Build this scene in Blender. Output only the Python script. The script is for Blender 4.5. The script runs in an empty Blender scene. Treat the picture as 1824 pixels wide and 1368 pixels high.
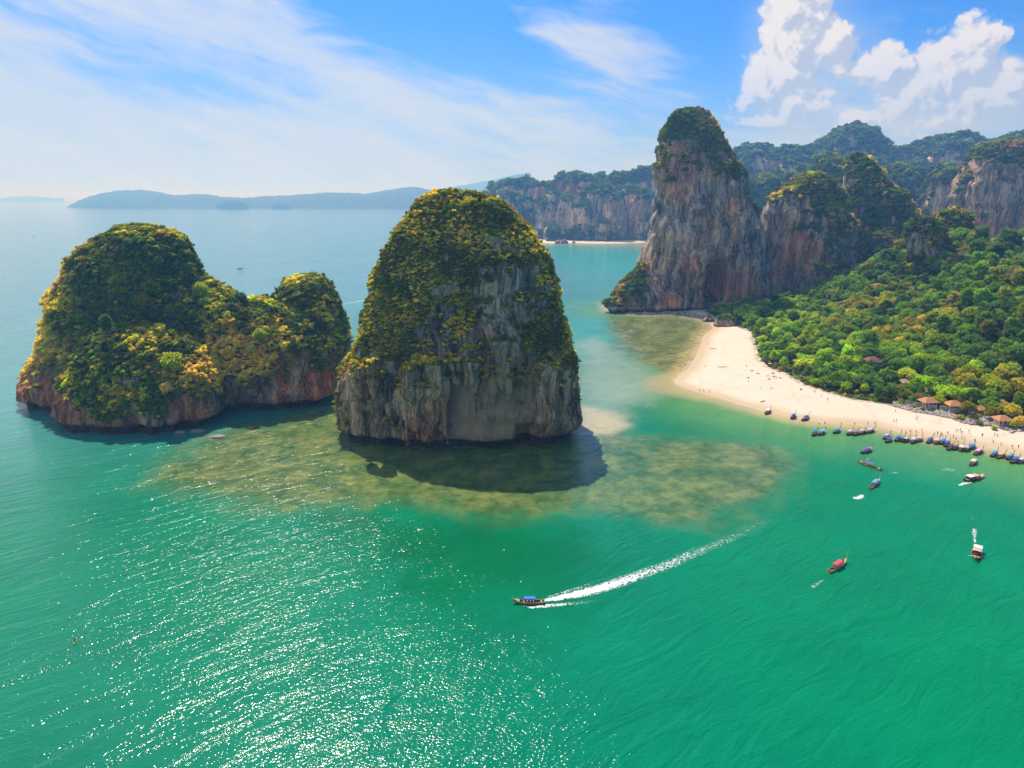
import bpy, bmesh, math, random
import numpy as np
from mathutils import Vector, Matrix, Euler

random.seed(7)
RNG = np.random.default_rng(11)
R = math.radians
scene = bpy.context.scene
COL = scene.collection

# ------------------------------------------------------------------ camera, sky, sun, exposure
CAM_H, PITCH, FPX = 120.0, R(15.61), 1188.0          # metres, focal length in photo pixels (1824 wide)
cam_data = bpy.data.cameras.new('camera')
cam_data.sensor_width = 36.0
cam_data.lens = 36.0 * FPX / 1824.0
cam_data.clip_start, cam_data.clip_end = 1.0, 90000.0
cam = bpy.data.objects.new('camera', cam_data)
cam.location = (0, 0, CAM_H)
cam.rotation_euler = (math.pi / 2 - PITCH, 0, 0)
COL.objects.link(cam)
scene.camera = cam

SUN_EL, SUN_AZ = R(56.0), R(-22.0)                    # azimuth from +Y towards +X
sun_dir = Vector((math.sin(SUN_AZ) * math.cos(SUN_EL), math.cos(SUN_AZ) * math.cos(SUN_EL), math.sin(SUN_EL)))
sun_data = bpy.data.lights.new('sun', 'SUN')
sun_data.energy, sun_data.angle, sun_data.color = 3.8, R(0.55), (1.0, 0.93, 0.82)
sun = bpy.data.objects.new('sun', sun_data)
sun.rotation_euler = (-sun_dir).to_track_quat('-Z', 'Y').to_euler()
sun.location = (0, 0, 500)
COL.objects.link(sun)

vs = scene.view_settings
vs.view_transform, vs.look, vs.exposure, vs.gamma = 'Standard', 'None', 0.55, 1.0
vs.use_curve_mapping = False
SKY_STRENGTH = 0.15
scene.cycles.volume_bounces = 0
scene.cycles.max_bounces = 6
scene.cycles.transparent_max_bounces = 12
scene.cycles.use_denoising = True
scene.cycles.caustics_reflective = False
scene.cycles.caustics_refractive = False
scene.cycles.sample_clamp_direct = 12.0
scene.cycles.sample_clamp_indirect = 3.0


# ------------------------------------------------------------------ picture <-> world
SP, CP = math.sin(PITCH), math.cos(PITCH)
def ray(px, py):
    u, v = (np.asarray(px, float) - 912) / FPX, (684 - np.asarray(py, float)) / FPX
    return u, CP + v * SP, -SP + v * CP
def G(px, py, z=0.0):
    a, b, c = ray(px, py)
    t = (z - CAM_H) / c
    return a * t, b * t
def PY(px, py, Y):
    a, b, c = ray(px, py)
    t = Y / b
    return a * t, CAM_H + c * t
def GP(pts, z=0.0):
    return np.array([G(p[0], p[1], z) for p in pts], float)

# ------------------------------------------------------------------ numpy noise
_perm = RNG.permutation(256); _perm = np.concatenate([_perm] * 3)
_grad = RNG.normal(size=(256, 3)); _grad /= np.linalg.norm(_grad, axis=1)[:, None]
def perlin(x, y, z):
    x, y, z = np.broadcast_arrays(np.asarray(x, float), np.asarray(y, float), np.asarray(z, float))
    xi, yi, zi = np.floor(x).astype(int), np.floor(y).astype(int), np.floor(z).astype(int)
    fx, fy, fz = x - xi, y - yi, z - zi
    xi &= 255; yi &= 255; zi &= 255
    def fade(t): return t * t * t * (t * (t * 6 - 15) + 10)
    u, v, w = fade(fx), fade(fy), fade(fz)
    out = 0
    for dx in (0, 1):
        for dy in (0, 1):
            for dz in (0, 1):
                h = _perm[_perm[_perm[xi + dx] + yi + dy] + zi + dz]
                g = _grad[h]
                dot = g[..., 0] * (fx - dx) + g[..., 1] * (fy - dy) + g[..., 2] * (fz - dz)
                out = out + dot * (u if dx else 1 - u) * (v if dy else 1 - v) * (w if dz else 1 - w)
    return out * 1.5
def fbm(x, y, z, o=4, seed=0.0):
    s, a, f, n = 0, 1.0, 1.0, 0.0
    for k in range(o):
        s = s + a * perlin(x * f + seed + 17.3 * k, y * f - seed * .7 + 5.1 * k, z * f + 3.3 * k)
        n += a; a *= .5; f *= 2.03
    return s / n
def sstep(a, b, x):
    t = np.clip((x - a) / (b - a), 0, 1)
    return t * t * (3 - 2 * t)
def poly_sd(poly, X, Y):
    """signed distance to a closed polygon: positive inside"""
    poly = np.asarray(poly, float); n = len(poly)
    best = np.full(X.shape, 1e18); inside = np.zeros(X.shape, bool)
    for i in range(n):
        ax, ay = poly[i]; bx, by = poly[(i + 1) % n]
        ex, ey = bx - ax, by - ay
        L = ex * ex + ey * ey + 1e-12
        t = np.clip(((X - ax) * ex + (Y - ay) * ey) / L, 0, 1)
        dx, dy = X - ax - t * ex, Y - ay - t * ey
        best = np.minimum(best, dx * dx + dy * dy)
        c = ((ay > Y) != (by > Y)) & (X < (bx - ax) * (Y - ay) / (by - ay + 1e-12) + ax)
        inside ^= c
    d = np.sqrt(best)
    return np.where(inside, d, -d)

# ------------------------------------------------------------------ object helpers
def tag(o, label=None, cat=None, group=None, kind=None):
    if label: o['label'] = label
    if cat: o['category'] = cat
    if group: o['group'] = group
    if kind: o['kind'] = kind
    return o
def link(o, parent=None):
    COL.objects.link(o)
    if parent is not None: o.parent = parent
    return o
def empty(name, loc=(0, 0, 0), rz=0.0):
    o = bpy.data.objects.new(name, None)
    o.location, o.rotation_euler = loc, (0, 0, rz)
    o.empty_display_size = 1.0
    return link(o)
def mesh_np(name, V, F, mat=None, smooth=True, attrs=None):
    me = bpy.data.meshes.new(name)
    V = np.asarray(V, np.float32); F = np.asarray(F, np.int32)
    k = F.shape[1]
    me.vertices.add(len(V)); me.vertices.foreach_set('co', V.ravel())
    me.loops.add(F.size); me.loops.foreach_set('vertex_index', F.ravel())
    me.polygons.add(len(F)); me.polygons.foreach_set('loop_start', np.arange(0, F.size, k, dtype=np.int32))
    me.polygons.foreach_set('loop_total', np.full(len(F), k, np.int32))
    me.polygons.foreach_set('use_smooth', np.full(len(F), smooth))
    me.update(calc_edges=True)
    for n, a in (attrs or {}).items():
        a = np.asarray(a, np.float32)
        if a.ndim == 1:
            at = me.attributes.new(n, 'FLOAT', 'POINT'); at.data.foreach_set('value', a)
        else:
            at = me.attributes.new(n, 'FLOAT_COLOR', 'POINT')
            if a.shape[1] == 3: a = np.concatenate([a, np.ones((len(a), 1), np.float32)], 1)
            at.data.foreach_set('color', a.ravel())
    if mat: me.materials.append(mat)
    return me
def obj(name, me, parent=None, loc=None, rz=None):
    o = bpy.data.objects.new(name, me)
    if loc is not None: o.location = loc
    if rz is not None: o.rotation_euler = (0, 0, rz)
    return link(o, parent)

class MB:
    """collects simple solids and makes ONE mesh of them"""
    def __init__(s): s.v, s.f, s.m = [], [], []
    def add(s, vs, fs, m=0):
        b = len(s.v); s.v += [tuple(p) for p in vs]
        s.f += [tuple(i + b for i in f) for f in fs]; s.m += [m] * len(fs); return s
    def box(s, c, d, rz=0.0, m=0, taper=1.0):
        x, y, z = d[0] / 2, d[1] / 2, d[2] / 2
        ca, sa = math.cos(rz), math.sin(rz)
        vs = []
        for sz in (-1, 1):
            k = taper if sz > 0 else 1
            for sx, sy in ((-1, -1), (1, -1), (1, 1), (-1, 1)):
                px, py = sx * x * k, sy * y * k
                vs.append((c[0] + px * ca - py * sa, c[1] + px * sa + py * ca, c[2] + sz * z))
        return s.add(vs, [(3, 2, 1, 0), (4, 5, 6, 7), (0, 1, 5, 4), (1, 2, 6, 5), (2, 3, 7, 6), (3, 0, 4, 7)], m)
    def tube(s, pts, r, n=6, m=0, cap=True):
        pts = [Vector(p) for p in pts]
        rs = r if isinstance(r, (list, tuple)) else [r] * len(pts)
        vs, fs = [], []
        for i, p in enumerate(pts):
            d = (pts[min(i + 1, len(pts) - 1)] - pts[max(i - 1, 0)]).normalized()
            a = d.cross(Vector((0, 0, 1)))
            if a.length < .05: a = d.cross(Vector((0, 1, 0)))
            a.normalize(); b = d.cross(a)
            for k in range(n):
                t = 2 * math.pi * k / n
                vs.append(p + (a * math.cos(t) + b * math.sin(t)) * rs[i])
        for i in range(len(pts) - 1):
            for k in range(n):
                fs.append((i * n + k, i * n + (k + 1) % n, (i + 1) * n + (k + 1) % n, (i + 1) * n + k))
        if cap:
            fs.append(tuple(range(n))[::-1]); fs.append(tuple((len(pts) - 1) * n + k for k in range(n)))
        return s.add(vs, fs, m)
    def grid(s, P, m=0, both=False):
        """P: rows of points"""
        nr, nc = len(P), len(P[0])
        vs = [p for row in P for p in row]
        fs = [(i * nc + j, i * nc + j + 1, (i + 1) * nc + j + 1, (i + 1) * nc + j) for i in range(nr - 1) for j in range(nc - 1)]
        return s.add(vs, fs, m)
    def mesh(s, name, mats, smooth=False):
        me = bpy.data.meshes.new(name)
        me.from_pydata(s.v, [], s.f)
        for m in (mats if isinstance(mats, (list, tuple)) else [mats]): me.materials.append(m)
        if len(me.materials) > 1: me.polygons.foreach_set('material_index', s.m)
        if smooth: me.polygons.foreach_set('use_smooth', [True] * len(me.polygons))
        me.update(); return me
    def build(s, name, mats, parent=None, smooth=False, loc=None, rz=None):
        return obj(name, s.mesh(name, mats, smooth), parent, loc, rz)

# ------------------------------------------------------------------ node helpers
class NT:
    def __init__(s, tree): s.t = tree; s.n = tree.nodes; s.l = tree.links; s.k = 0
    def node(s, typ, **kw):
        n = s.n.new(typ); n.location = (200 * (s.k % 12), -220 * (s.k // 12)); s.k += 1
        for k, v in kw.items(): setattr(n, k, v)
        return n
    def set(s, sock, val):
        if isinstance(val, bpy.types.NodeSocket): s.l.new(val, sock)
        elif val is not None:
            if isinstance(val, (tuple, list)) and sock.type == 'RGBA' and len(val) == 3: val = (*val, 1)
            sock.default_value = val
    def math(s, op, a, b=None, c=None, clamp=False):
        n = s.node('ShaderNodeMath', operation=op, use_clamp=clamp)
        for i, v in enumerate((a, b, c)):
            if v is not None: s.set(n.inputs[i], v)
        return n.outputs[0]
    def vmath(s, op, a, b=None):
        n = s.node('ShaderNodeVectorMath', operation=op)
        s.set(n.inputs[0], a)
        if b is not None: s.set(n.inputs[1], b)
        return n.outputs[0]
    def mix(s, f, a, b, blend='MIX'):
        n = s.node('ShaderNodeMix', data_type='RGBA', blend_type=blend)
        s.set(n.inputs[0], f); s.set(n.inputs[6], a); s.set(n.inputs[7], b)
        return n.outputs[2]
    def mixf(s, f, a, b):
        n = s.node('ShaderNodeMix', data_type='FLOAT')
        s.set(n.inputs[0], f); s.set(n.inputs[2], a); s.set(n.inputs[3], b)
        return n.outputs[0]
    def smooth(s, x, a, b, lo=0.0, hi=1.0):
        n = s.node('ShaderNodeMapRange', interpolation_type='SMOOTHSTEP')
        s.set(n.inputs[0], x); n.inputs[1].default_value = a; n.inputs[2].default_value = b
        n.inputs[3].default_value = lo; n.inputs[4].default_value = hi
        return n.outputs[0]
    def ramp(s, x, stops, interp='LINEAR'):
        n = s.node('ShaderNodeValToRGB'); cr = n.color_ramp; cr.interpolation = interp
        while len(cr.elements) < len(stops): cr.elements.new(.5)
        for e, (p, c) in zip(cr.elements, stops):
            e.position = p; e.color = (*c, 1) if len(c) == 3 else c
        s.set(n.inputs[0], x); return n.outputs[0]
    def noise(s, vec, scale, detail=4.0, rough=.55, dist=0.0, out=0):
        n = s.node('ShaderNodeTexNoise')
        s.set(n.inputs['Vector'], vec)
        n.inputs['Scale'].default_value = scale; n.inputs['Detail'].default_value = detail
        n.inputs['Roughness'].default_value = rough; n.inputs['Distortion'].default_value = dist
        return n.outputs[out]
    def mapping(s, vec, scale=(1, 1, 1), rot=(0, 0, 0), loc=(0, 0, 0)):
        n = s.node('ShaderNodeMapping'); s.set(n.inputs[0], vec)
        n.inputs[1].default_value = loc; n.inputs[2].default_value = rot; n.inputs[3].default_value = scale
        return n.outputs[0]
    def stretch(s, vec, ang, scale):
        return s.mapping(s.mapping(vec, rot=(0, 0, -R(ang))), scale=scale)
    def attr(s, name, typ='GEOMETRY', out=2):
        n = s.node('ShaderNodeAttribute', attribute_type=typ); n.attribute_name = name
        return n.outputs[out]
def material(name):
    m = bpy.data.materials.new(name); m.use_nodes = True
    t = m.node_tree; t.nodes.clear(); nt = NT(t)
    out = nt.node('ShaderNodeOutputMaterial')
    return m, nt, out
def principled(nt, out, color, rough=.7, spec=.3, **kw):
    p = nt.node('ShaderNodeBsdfPrincipled')
    nt.set(p.inputs['Base Color'], color); nt.set(p.inputs['Roughness'], rough)
    p.inputs['Specular IOR Level'].default_value = spec
    for k, v in kw.items(): nt.set(p.inputs[k], v)
    nt.l.new(p.outputs[0], out.inputs[0]); return p
def simple(name, c, rough=.6, spec=.3, var=.12, scale=3.0, metallic=0.0):
    m, nt, out = material(name)
    tc = nt.node('ShaderNodeTexCoord').outputs['Object']
    n = nt.noise(tc, scale, 4, .6)
    a = tuple(x * (1 - var) for x in c); b = tuple(min(1, x * (1 + var)) for x in c)
    principled(nt, out, nt.mix(n, a, b), rough, spec, Metallic=metallic)
    return m

# ------------------------------------------------------------------ world: physical sky + thin and heaped clouds
def az_el(px, py):
    a, b, c = ray(px, py)
    return math.atan2(float(a), float(b)), math.atan2(float(c), math.hypot(float(a), float(b)))
world = bpy.data.worlds.new('World'); scene.world = world; world.use_nodes = True
world.node_tree.nodes.clear()
w = NT(world.node_tree)
sky = w.node('ShaderNodeTexSky', sky_type='NISHITA')
sky.sun_disc = False
sky.sun_elevation = SUN_EL; sky.sun_rotation = SUN_AZ
sky.air_density, sky.dust_density, sky.ozone_density, sky.altitude = 1.0, 0.8, 2.5, 0
tc = w.node('ShaderNodeTexCoord').outputs['Generated']
sep = w.node('ShaderNodeSeparateXYZ'); w.l.new(tc, sep.inputs[0])
X, Y, Z = sep.outputs
az = w.math('ARCTAN2', X, Y)
hyp = w.math('SQRT', w.math('ADD', w.math('MULTIPLY', X, X), w.math('MULTIPLY', Y, Y)))
el = w.math('ARCTAN2', Z, hyp)
comb = w.node('ShaderNodeCombineXYZ'); w.l.new(az, comb.inputs[0]); w.l.new(el, comb.inputs[1]); 
ae = comb.outputs[0]
def ell(vec, px, py, rx, ry, rot=0.0, soft=1.0):
    """1 at the centre of an ellipse given in photo pixels, 0 beyond its rim"""
    a, e = az_el(px, py)
    v = w.vmath('SUBTRACT', vec, (a, e, 0))
    v = w.mapping(v, rot=(0, 0, -R(rot)))
    v = w.vmath('MULTIPLY', v, (FPX / rx, FPX / ry, 0))
    n = w.node('ShaderNodeVectorMath', operation='LENGTH'); w.l.new(v, n.inputs[0])
    return w.math('SUBTRACT', 1.0, n.outputs['Value'])
def union(lst):
    r = lst[0]
    for k in lst[1:]: r = w.math('MAXIMUM', r, k)
    return r
# thin streaked cirrus
cw = w.noise(ae, 3.0, 3, .5, out=1)
cwv = w.vmath('MULTIPLY', w.vmath('SUBTRACT', cw, (.5, .5, .5)), (.22, .12, 0))
cv = w.vmath('ADD', ae, cwv)
st = w.stretch(cv, -15, (1.7, 7.5, 1))
c1 = w.noise(st, 1.9, 9, .62)
c2 = w.noise(w.stretch(cv, -8, (3.0, 15, 1)), 2.4, 7, .6)
cir = w.math('ADD', w.math('MULTIPLY', c1, .72), w.math('MULTIPLY', c2, .28))
# cover falls from the west (over the sea) to the east
cover = w.smooth(az, -.75, .55, .17, -.05)
cover = w.math('ADD', cover, w.math('MULTIPLY', w.smooth(el, 0.0, .26, 1.0, 0.0), .12))
cover = w.math('SUBTRACT', cover, w.math('MULTIPLY', w.math('MAXIMUM', ell(ae, 760, 20, 330, 110, -10), 0.0), .30))
cover = w.math('SUBTRACT', cover, w.math('MULTIPLY', w.math('MAXIMUM', ell(ae, 330, 135, 420, 70, -12), 0.0), .22))
cover = w.math('ADD', cover, w.math('MULTIPLY', w.math('MAXIMUM', ell(ae, 1010, 62, 230, 46, -14), 0.0), .28))
cover = w.math('ADD', cover, w.math('MULTIPLY', w.math('MAXIMUM', ell(ae, 470, 80, 560, 75, -15), 0.0), .12))
cir_a = w.smooth(w.math('ADD', cir, cover), .47, .70)
cir_a = w.math('MULTIPLY', cir_a, w.smooth(w.noise(w.stretch(cv, -20, (4, 22, 1)), 2.0, 6, .6), .2, .7, .55, .95))
# heaped cumulus: density from ellipses broken up by fractal noise, seen twice to light it from the sun's side
def cumulus_density(vec):
    wv = w.noise(vec, 14.0, 4, .6, out=1)
    v2 = w.vmath('ADD', vec, w.vmath('MULTIPLY', w.vmath('SUBTRACT', wv, (.5, .5, .5)), (.05, .05, 0)))
    m = union([ell(v2, 1420, 50, 62, 120, 4), ell(v2, 1385, 140, 80, 62, 10), ell(v2, 1425, 190, 62, 62, 0), ell(v2, 1480, 75, 50, 45),
               ell(v2, 1585, 118, 72, 40, -8), ell(v2, 1700, 112, 72, 72, 0), ell(v2, 1800, 165, 70, 50, 0), ell(v2, 1640, 165, 90, 55), ell(v2, 1720, 185, 120, 50),
               ell(v2, 1740, 75, 46, 36), w.math('SUBTRACT', ell(v2, 1375, 215, 85, 20), .10), w.math('SUBTRACT', ell(v2, 1530, 208, 60, 24), .10)])
    vor = w.node('ShaderNodeTexVoronoi', feature='F1'); w.l.new(v2, vor.inputs['Vector'])
    vor.inputs['Scale'].default_value = 34
    vor.inputs['Detail'].default_value = 2.5; vor.inputs['Roughness'].default_value = .6
    n = w.noise(v2, 15.0, 10, .70)
    d = w.math('ADD', w.math('MULTIPLY', w.math('MINIMUM', m, .75), 1.25), w.math('MULTIPLY', w.math('SUBTRACT', n, .5), 1.0))
    d = w.math('SUBTRACT', d, w.math('MULTIPLY', vor.outputs['Distance'], .50))
    return w.math('ADD', d, .36)
d0 = cumulus_density(ae)
d1 = cumulus_density(w.vmath('ADD', ae, (-.010, .010, 0)))
cu_a = w.smooth(d0, -.04, .30)
lit = w.smooth(w.math('ADD', w.math('SUBTRACT', d0, d1), w.math('MULTIPLY', w.math('SUBTRACT', w.noise(ae, 42.0, 5, .6), .5), .25)), -.16, .20)
base_fade = w.smooth(el, .075, .20, .0, 1.0)
cu_a = w.math('MULTIPLY', cu_a, w.mixf(base_fade, .42, .97))
SKY_W = 1.0 / SKY_STRENGTH
cu_col = w.mix(lit, tuple(v * SKY_W for v in (.34, .385, .49)), tuple(v * SKY_W for v in (.60, .58, .585)))
hor = w.smooth(w.math('ADD', el, w.math('MULTIPLY', w.smooth(az, -.6, .5), .06)), -.02, .27, 1.0, 0.0)
sky_col = w.mix(1.0, sky.outputs[0], (.12, .34, .68), 'MULTIPLY')
sky_col = w.mix(w.math('MULTIPLY', hor, .78), sky_col, tuple(v * SKY_W for v in (.37, .425, .50)))
col = w.mix(cir_a, sky_col, tuple(v * SKY_W for v in (.445, .49, .565)))
veil = union([ell(ae, 1445, 130, 130, 190, 0), ell(ae, 1700, 205, 210, 90, 0), ell(ae, 1560, 230, 330, 60, 0)])
veil = w.math('ADD', w.math('MULTIPLY', veil, 1.0), w.math('MULTIPLY', w.math('SUBTRACT', w.noise(cv, 7.0, 8, .62), .5), 1.3))
col = w.mix(w.math('MULTIPLY', w.smooth(veil, .0, .9), .5), col, tuple(v * SKY_W for v in (.36, .42, .53)))
col = w.mix(cu_a, col, cu_col)
# below the horizon: plain sea-blue so no bright rim shows under the water's edge
col = w.mix(w.smooth(el, -.03, -.005, 1.0, 0.0), col, tuple(v * SKY_W for v in (.35, .45, .55)))
bg = w.node('ShaderNodeBackground'); w.l.new(col, bg.inputs[0]); bg.inputs[1].default_value = SKY_STRENGTH
wo = w.node('ShaderNodeOutputWorld'); w.l.new(bg.outputs[0], wo.inputs[0])
world.cycles.sampling_method = 'MANUAL'; world.cycles.sample_map_resolution = 1024
# ------------------------------------------------------------------ ground plan of the coast (photo pixels dropped onto sea level)
shore_px = [(1081, 541), (1090, 556), (1150, 560), (1210, 558), (1262, 572), (1270, 585), (1253, 597), (1246, 617), (1238, 636), (1226, 655),
            (1202, 674), (1199, 681), (1214, 689), (1243, 699), (1277, 708), (1313, 720), (1350, 730), (1386, 738),
            (1422, 747), (1470, 753), (1500, 755), (1554, 758), (1600, 770), (1621, 773), (1664, 781), (1707, 785), (1750, 795),
            (1778, 802), (1824, 811), (1900, 832), (2050, 880)]
shore = [tuple(G(*p)) for p in shore_px]
MAIN = np.array(shore + [(700, 150), (1500, 100), (4000, 500), (4500, 4500), (0, 5500), (-170, 3300), (-70, 2420), (20, 2180)] +
                [tuple(G(*p)) for p in [(935, 428), (965, 433), (990, 434), (1010, 433), (1050, 434), (1100, 434), (1130, 433)]] +
                [(392, 1900), (330, 1500), (235, 1100), (180, 860), (128, 800)], float)
veg_px = [(1255, 552), (1290, 572), (1324, 584), (1342, 592), (1347, 617), (1354, 641), (1371, 655), (1403, 667), (1436, 686), (1470, 696), (1500, 706),
          (1533, 713), (1566, 716), (1599, 722), (1632, 731), (1664, 735), (1697, 742), (1726, 753), (1763, 756), (1796, 764), (1824, 760),
          (1900, 775), (2050, 810)]
VEG = np.array([tuple(G(*p, 2.0)) for p in veg_px] + [(800, 200), (1500, 150), (3950, 550), (4450, 4450), (50, 5400), (-120, 3300), (-20, 2450), (60, 2230),
               tuple(G(990, 426)), tuple(G(1060, 428)), tuple(G(1120, 426)), (420, 1900), (360, 1500), (265, 1100), (215, 850), (190, 780)], float)
def gauss(x, y, cx, cy, rx, ry=None):
    ry = ry or rx
    return np.exp(-((x - cx) / rx) ** 2 - ((y - cy) / ry) ** 2)
def terrain_h(x, y):
    ds, dv = poly_sd(MAIN, x, y), poly_sd(VEG, x, y)
    h = np.where(ds < 0, np.maximum(.16 * ds, -6), 2.1 * (1 - np.exp(-np.maximum(ds, 0) / 22)) + .004 * np.clip(ds, 0, 80))
    dvc = np.maximum(dv, 0)
    h = h + np.where(dv > 0, 1.0 * sstep(0, 6, dv) + 2.5 * sstep(5, 90, dv), 0)
    gain = sstep(255, 400, x - .16 * (y - 500))
    near = sstep(900, 640, y)
    h = h + gain * near * .34 * np.clip(dvc - 22, 0, 155)
    h = h + sstep(0, 60, dv) * (20 * gauss(x, y, 420, 680, 60, 50) + 84 * gauss(x, y, 850, 960, 190, 120))
    h = h + sstep(0, 80, dv) * (sstep(1000, 1600, y) * 25)
    h = h + sstep(20, 60, dv) * (3.2 * fbm(x / 34, y / 34, 1.5, 3) * (.4 + gain))
    return h

def axis(segs):
    out = [segs[0][0]]
    for a, b, st in segs:
        n = max(1, int(round((b - a) / st)))
        out += list(a + (b - a) * (k + 1) / n for k in range(n))
    return np.array(out)
ax = axis([(-700, 40, 70), (40, 540, 3.2), (540, 900, 14), (900, 4800, 120)])
ay = axis([(60, 260, 16), (260, 640, 3.0), (640, 900, 6), (900, 2600, 26), (2600, 5800, 150)])
GX, GY = np.meshgrid(ax, ay)
H = terrain_h(GX, GY)
dv_g, ds_g = poly_sd(VEG, GX, GY), poly_sd(MAIN, GX, GY)
nx, ny = len(ax), len(ay)
idx = np.arange(nx * ny).reshape(ny, nx)
F = np.stack([idx[:-1, :-1], idx[:-1, 1:], idx[1:, 1:], idx[1:, :-1]], -1).reshape(-1, 4)
V = np.stack([GX, GY, H], -1).reshape(-1, 3)
# beach texture: footprint trails, tide lines
m_ground, nt, out = material('sand_and_forest_floor')
tcg = nt.node('ShaderNodeTexCoord').outputs['Object']
sx = nt.node('ShaderNodeSeparateXYZ'); nt.l.new(tcg, sx.inputs[0])
vg = nt.attr('vegland')
n1 = nt.noise(tcg, .05, 5, .6); n2 = nt.noise(tcg, .9, 5, .7)
sand = nt.mix(n1, (.62, .50, .37), (.72, .61, .47))
sand = nt.mix(nt.smooth(n2, .5, .72), sand, (.60, .48, .35))
wave = nt.noise(nt.mapping(tcg, scale=(.02, .05, 1), rot=(0, 0, R(20))), 3.0, 4, .6, 1.2)
sand = nt.mix(nt.math('MULTIPLY', nt.smooth(nt.math('ABSOLUTE', nt.math('SUBTRACT', wave, .5)), .012, .0), .35), sand, (.50, .40, .31))
vor = nt.node('ShaderNodeTexVoronoi', feature='DISTANCE_TO_EDGE'); nt.l.new(nt.vmath('ADD', tcg, nt.vmath('MULTIPLY', nt.noise(tcg, .2, 3, .5, out=1), (9, 9, 0))), vor.inputs['Vector']); vor.inputs['Scale'].default_value = .028
trail = nt.math('MULTIPLY', nt.smooth(vor.outputs['Distance'], .030, .006), nt.smooth(n2, .42, .62))
sand = nt.mix(nt.math('MULTIPLY', trail, .75), sand, (.45, .36, .28))
wet = nt.smooth(nt.math('ADD', sx.outputs[2], nt.math('MULTIPLY', n1, .5)), 1.35, .55)
sand = nt.mix(wet, sand, (.56, .42, .25))
litter = nt.math('MULTIPLY', nt.smooth(vg, -5.5, -.5), nt.smooth(nt.noise(tcg, .35, 5, .7), .42, .58))
sand = nt.mix(litter, sand, (.20, .15, .09))
floor_c = nt.ramp(nt.noise(tcg, .12, 5, .65), [(.3, (.035, .045, .018)), (.55, (.07, .085, .025)), (.75, (.14, .11, .05))])
colr = nt.mix(nt.smooth(vg, -.5, 1.0), sand, floor_c)
bmp = nt.node('ShaderNodeBump'); nt.set(bmp.inputs['Height'], nt.math('ADD', nt.noise(tcg, .5, 6, .7), nt.math('MULTIPLY', nt.noise(tcg, 3, 3, .6), .3)))
bmp.inputs['Distance'].default_value = .5; bmp.inputs['Strength'].default_value = .35
principled(nt, out, colr, nt.mixf(wet, .85, .45), .2, Normal=bmp.outputs[0])
ground = obj('ground', mesh_np('ground', V, F, m_ground, attrs={'vegland': dv_g.ravel() + 2.5 * fbm(GX / 7, GY / 7, 0, 3).ravel()}))
tag(ground, kind='structure')

# ------------------------------------------------------------------ sea
ang_f = np.linspace(-58, 58, 520); ang_b = np.linspace(58, 302, 60)[1:-1]
ang = np.radians(np.concatenate([ang_f, ang_b]))
rad = [30.0]
while rad[-1] < 62000:
    r_ = rad[-1]; rad.append(r_ * (1.05 if r_ < 90 else 1.0095 if r_ < 620 else 1.02 if r_ < 2500 else 1.08))
rad = np.array(rad)
A_, R_ = np.meshgrid(ang, rad)
WX, WY = np.sin(A_) * R_, np.cos(A_) * R_
nr, na = A_.shape
idx = np.arange(nr * na).reshape(nr, na)
nxt = np.roll(idx, -1, 1)
Fw = np.stack([idx[:-1], idx[1:], nxt[1:], nxt[:-1]], -1).reshape(-1, 4)
WV = np.stack([WX.ravel(), WY.ravel(), np.zeros(WX.size)], -1)
cidx = len(WV); WV = np.vstack([WV, [0, 0, 0]])
fanq = np.stack([np.full(na, cidx), idx[0], nxt[0], nxt[0]], -1)
x_, y_ = WX, WY
wn1, wn2 = fbm(x_ / 30, y_ / 30, 4.4, 4), fbm(x_ / 9, y_ / 9, 9.1, 3)
warp = 20 * wn1 + 8 * wn2 + 3 * fbm(x_ / 3.5, y_ / 3.5, 2.2, 2)
def zone(px, soft, amp=1.0, bias=0.0):
    return sstep(-soft, soft, poly_sd(GP(px), x_, y_) + warp * amp + bias)
dsw = -poly_sd(MAIN, x_, y_)
reef = np.maximum(zone([(345, 800), (420, 768), (520, 745), (600, 730), (700, 745), (1035, 760), (1060, 860), (1045, 905), (1010, 915), (900, 916), (750, 905), (600, 897), (450, 897), (360, 885), (300, 855)], 15, 1.0),
                  .85 * zone([(1030, 790), (1060, 760), (1150, 775), (1300, 782), (1400, 808), (1420, 832), (1395, 868), (1300, 915), (1250, 930), (1150, 922), (1040, 918), (1000, 900)], 12, .9))
bay = zone([(1095, 566), (1200, 562), (1262, 580), (1262, 620), (1240, 650), (1200, 665), (1120, 640), (1085, 600)], 14, .8)
pale = zone([(1030, 610), (1060, 598), (1110, 630), (1175, 665), (1190, 700), (1120, 725), (1100, 770), (1075, 830), (1040, 830), (1030, 740)], 14, .7)
sandp = zone([(1028, 722), (1060, 726), (1105, 740), (1120, 760), (1090, 775), (1030, 775)], 5, .3)
fr = dsw + 2.5 * wn1 + 1.2 * wn2
tip = gauss(x_, y_, *G(1180, 690), 24, 22)
sh1 = sstep(17 + 20 * tip, 2, fr - 6 * tip)
sh2 = sstep(78, 8, fr) * sstep(900, 700, y_)
farbay = gauss(x_, y_, 170, 1500, 210, 520) * sstep(60, 130, x_ + .02 * (y_ - 700))
farsand = sstep(150, 20, dsw) * sstep(1500, 1850, y_)
dark = zone([(600, 915), (1040, 935), (1060, 1000), (1000, 1090), (760, 1080), (640, 1000)], 18, 1.2)
right = sstep(-20, 130, x_ - .1 * y_)
dist = np.hypot(x_, y_)
C = lambda r, g, b: np.array([r, g, b])[None, None, :]
def lay(base, m, c): return base * (1 - m[..., None]) + C(*c) * m[..., None]
wc = np.ones(x_.shape + (3,)) * C(.000, .185, .088)
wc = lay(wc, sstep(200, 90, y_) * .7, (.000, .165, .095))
wc = lay(wc, right * .9, (.000, .195, .066))
wc = lay(wc, sstep(-60, -260, x_) * sstep(200, 420, y_), (.065, .27, .25))
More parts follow.
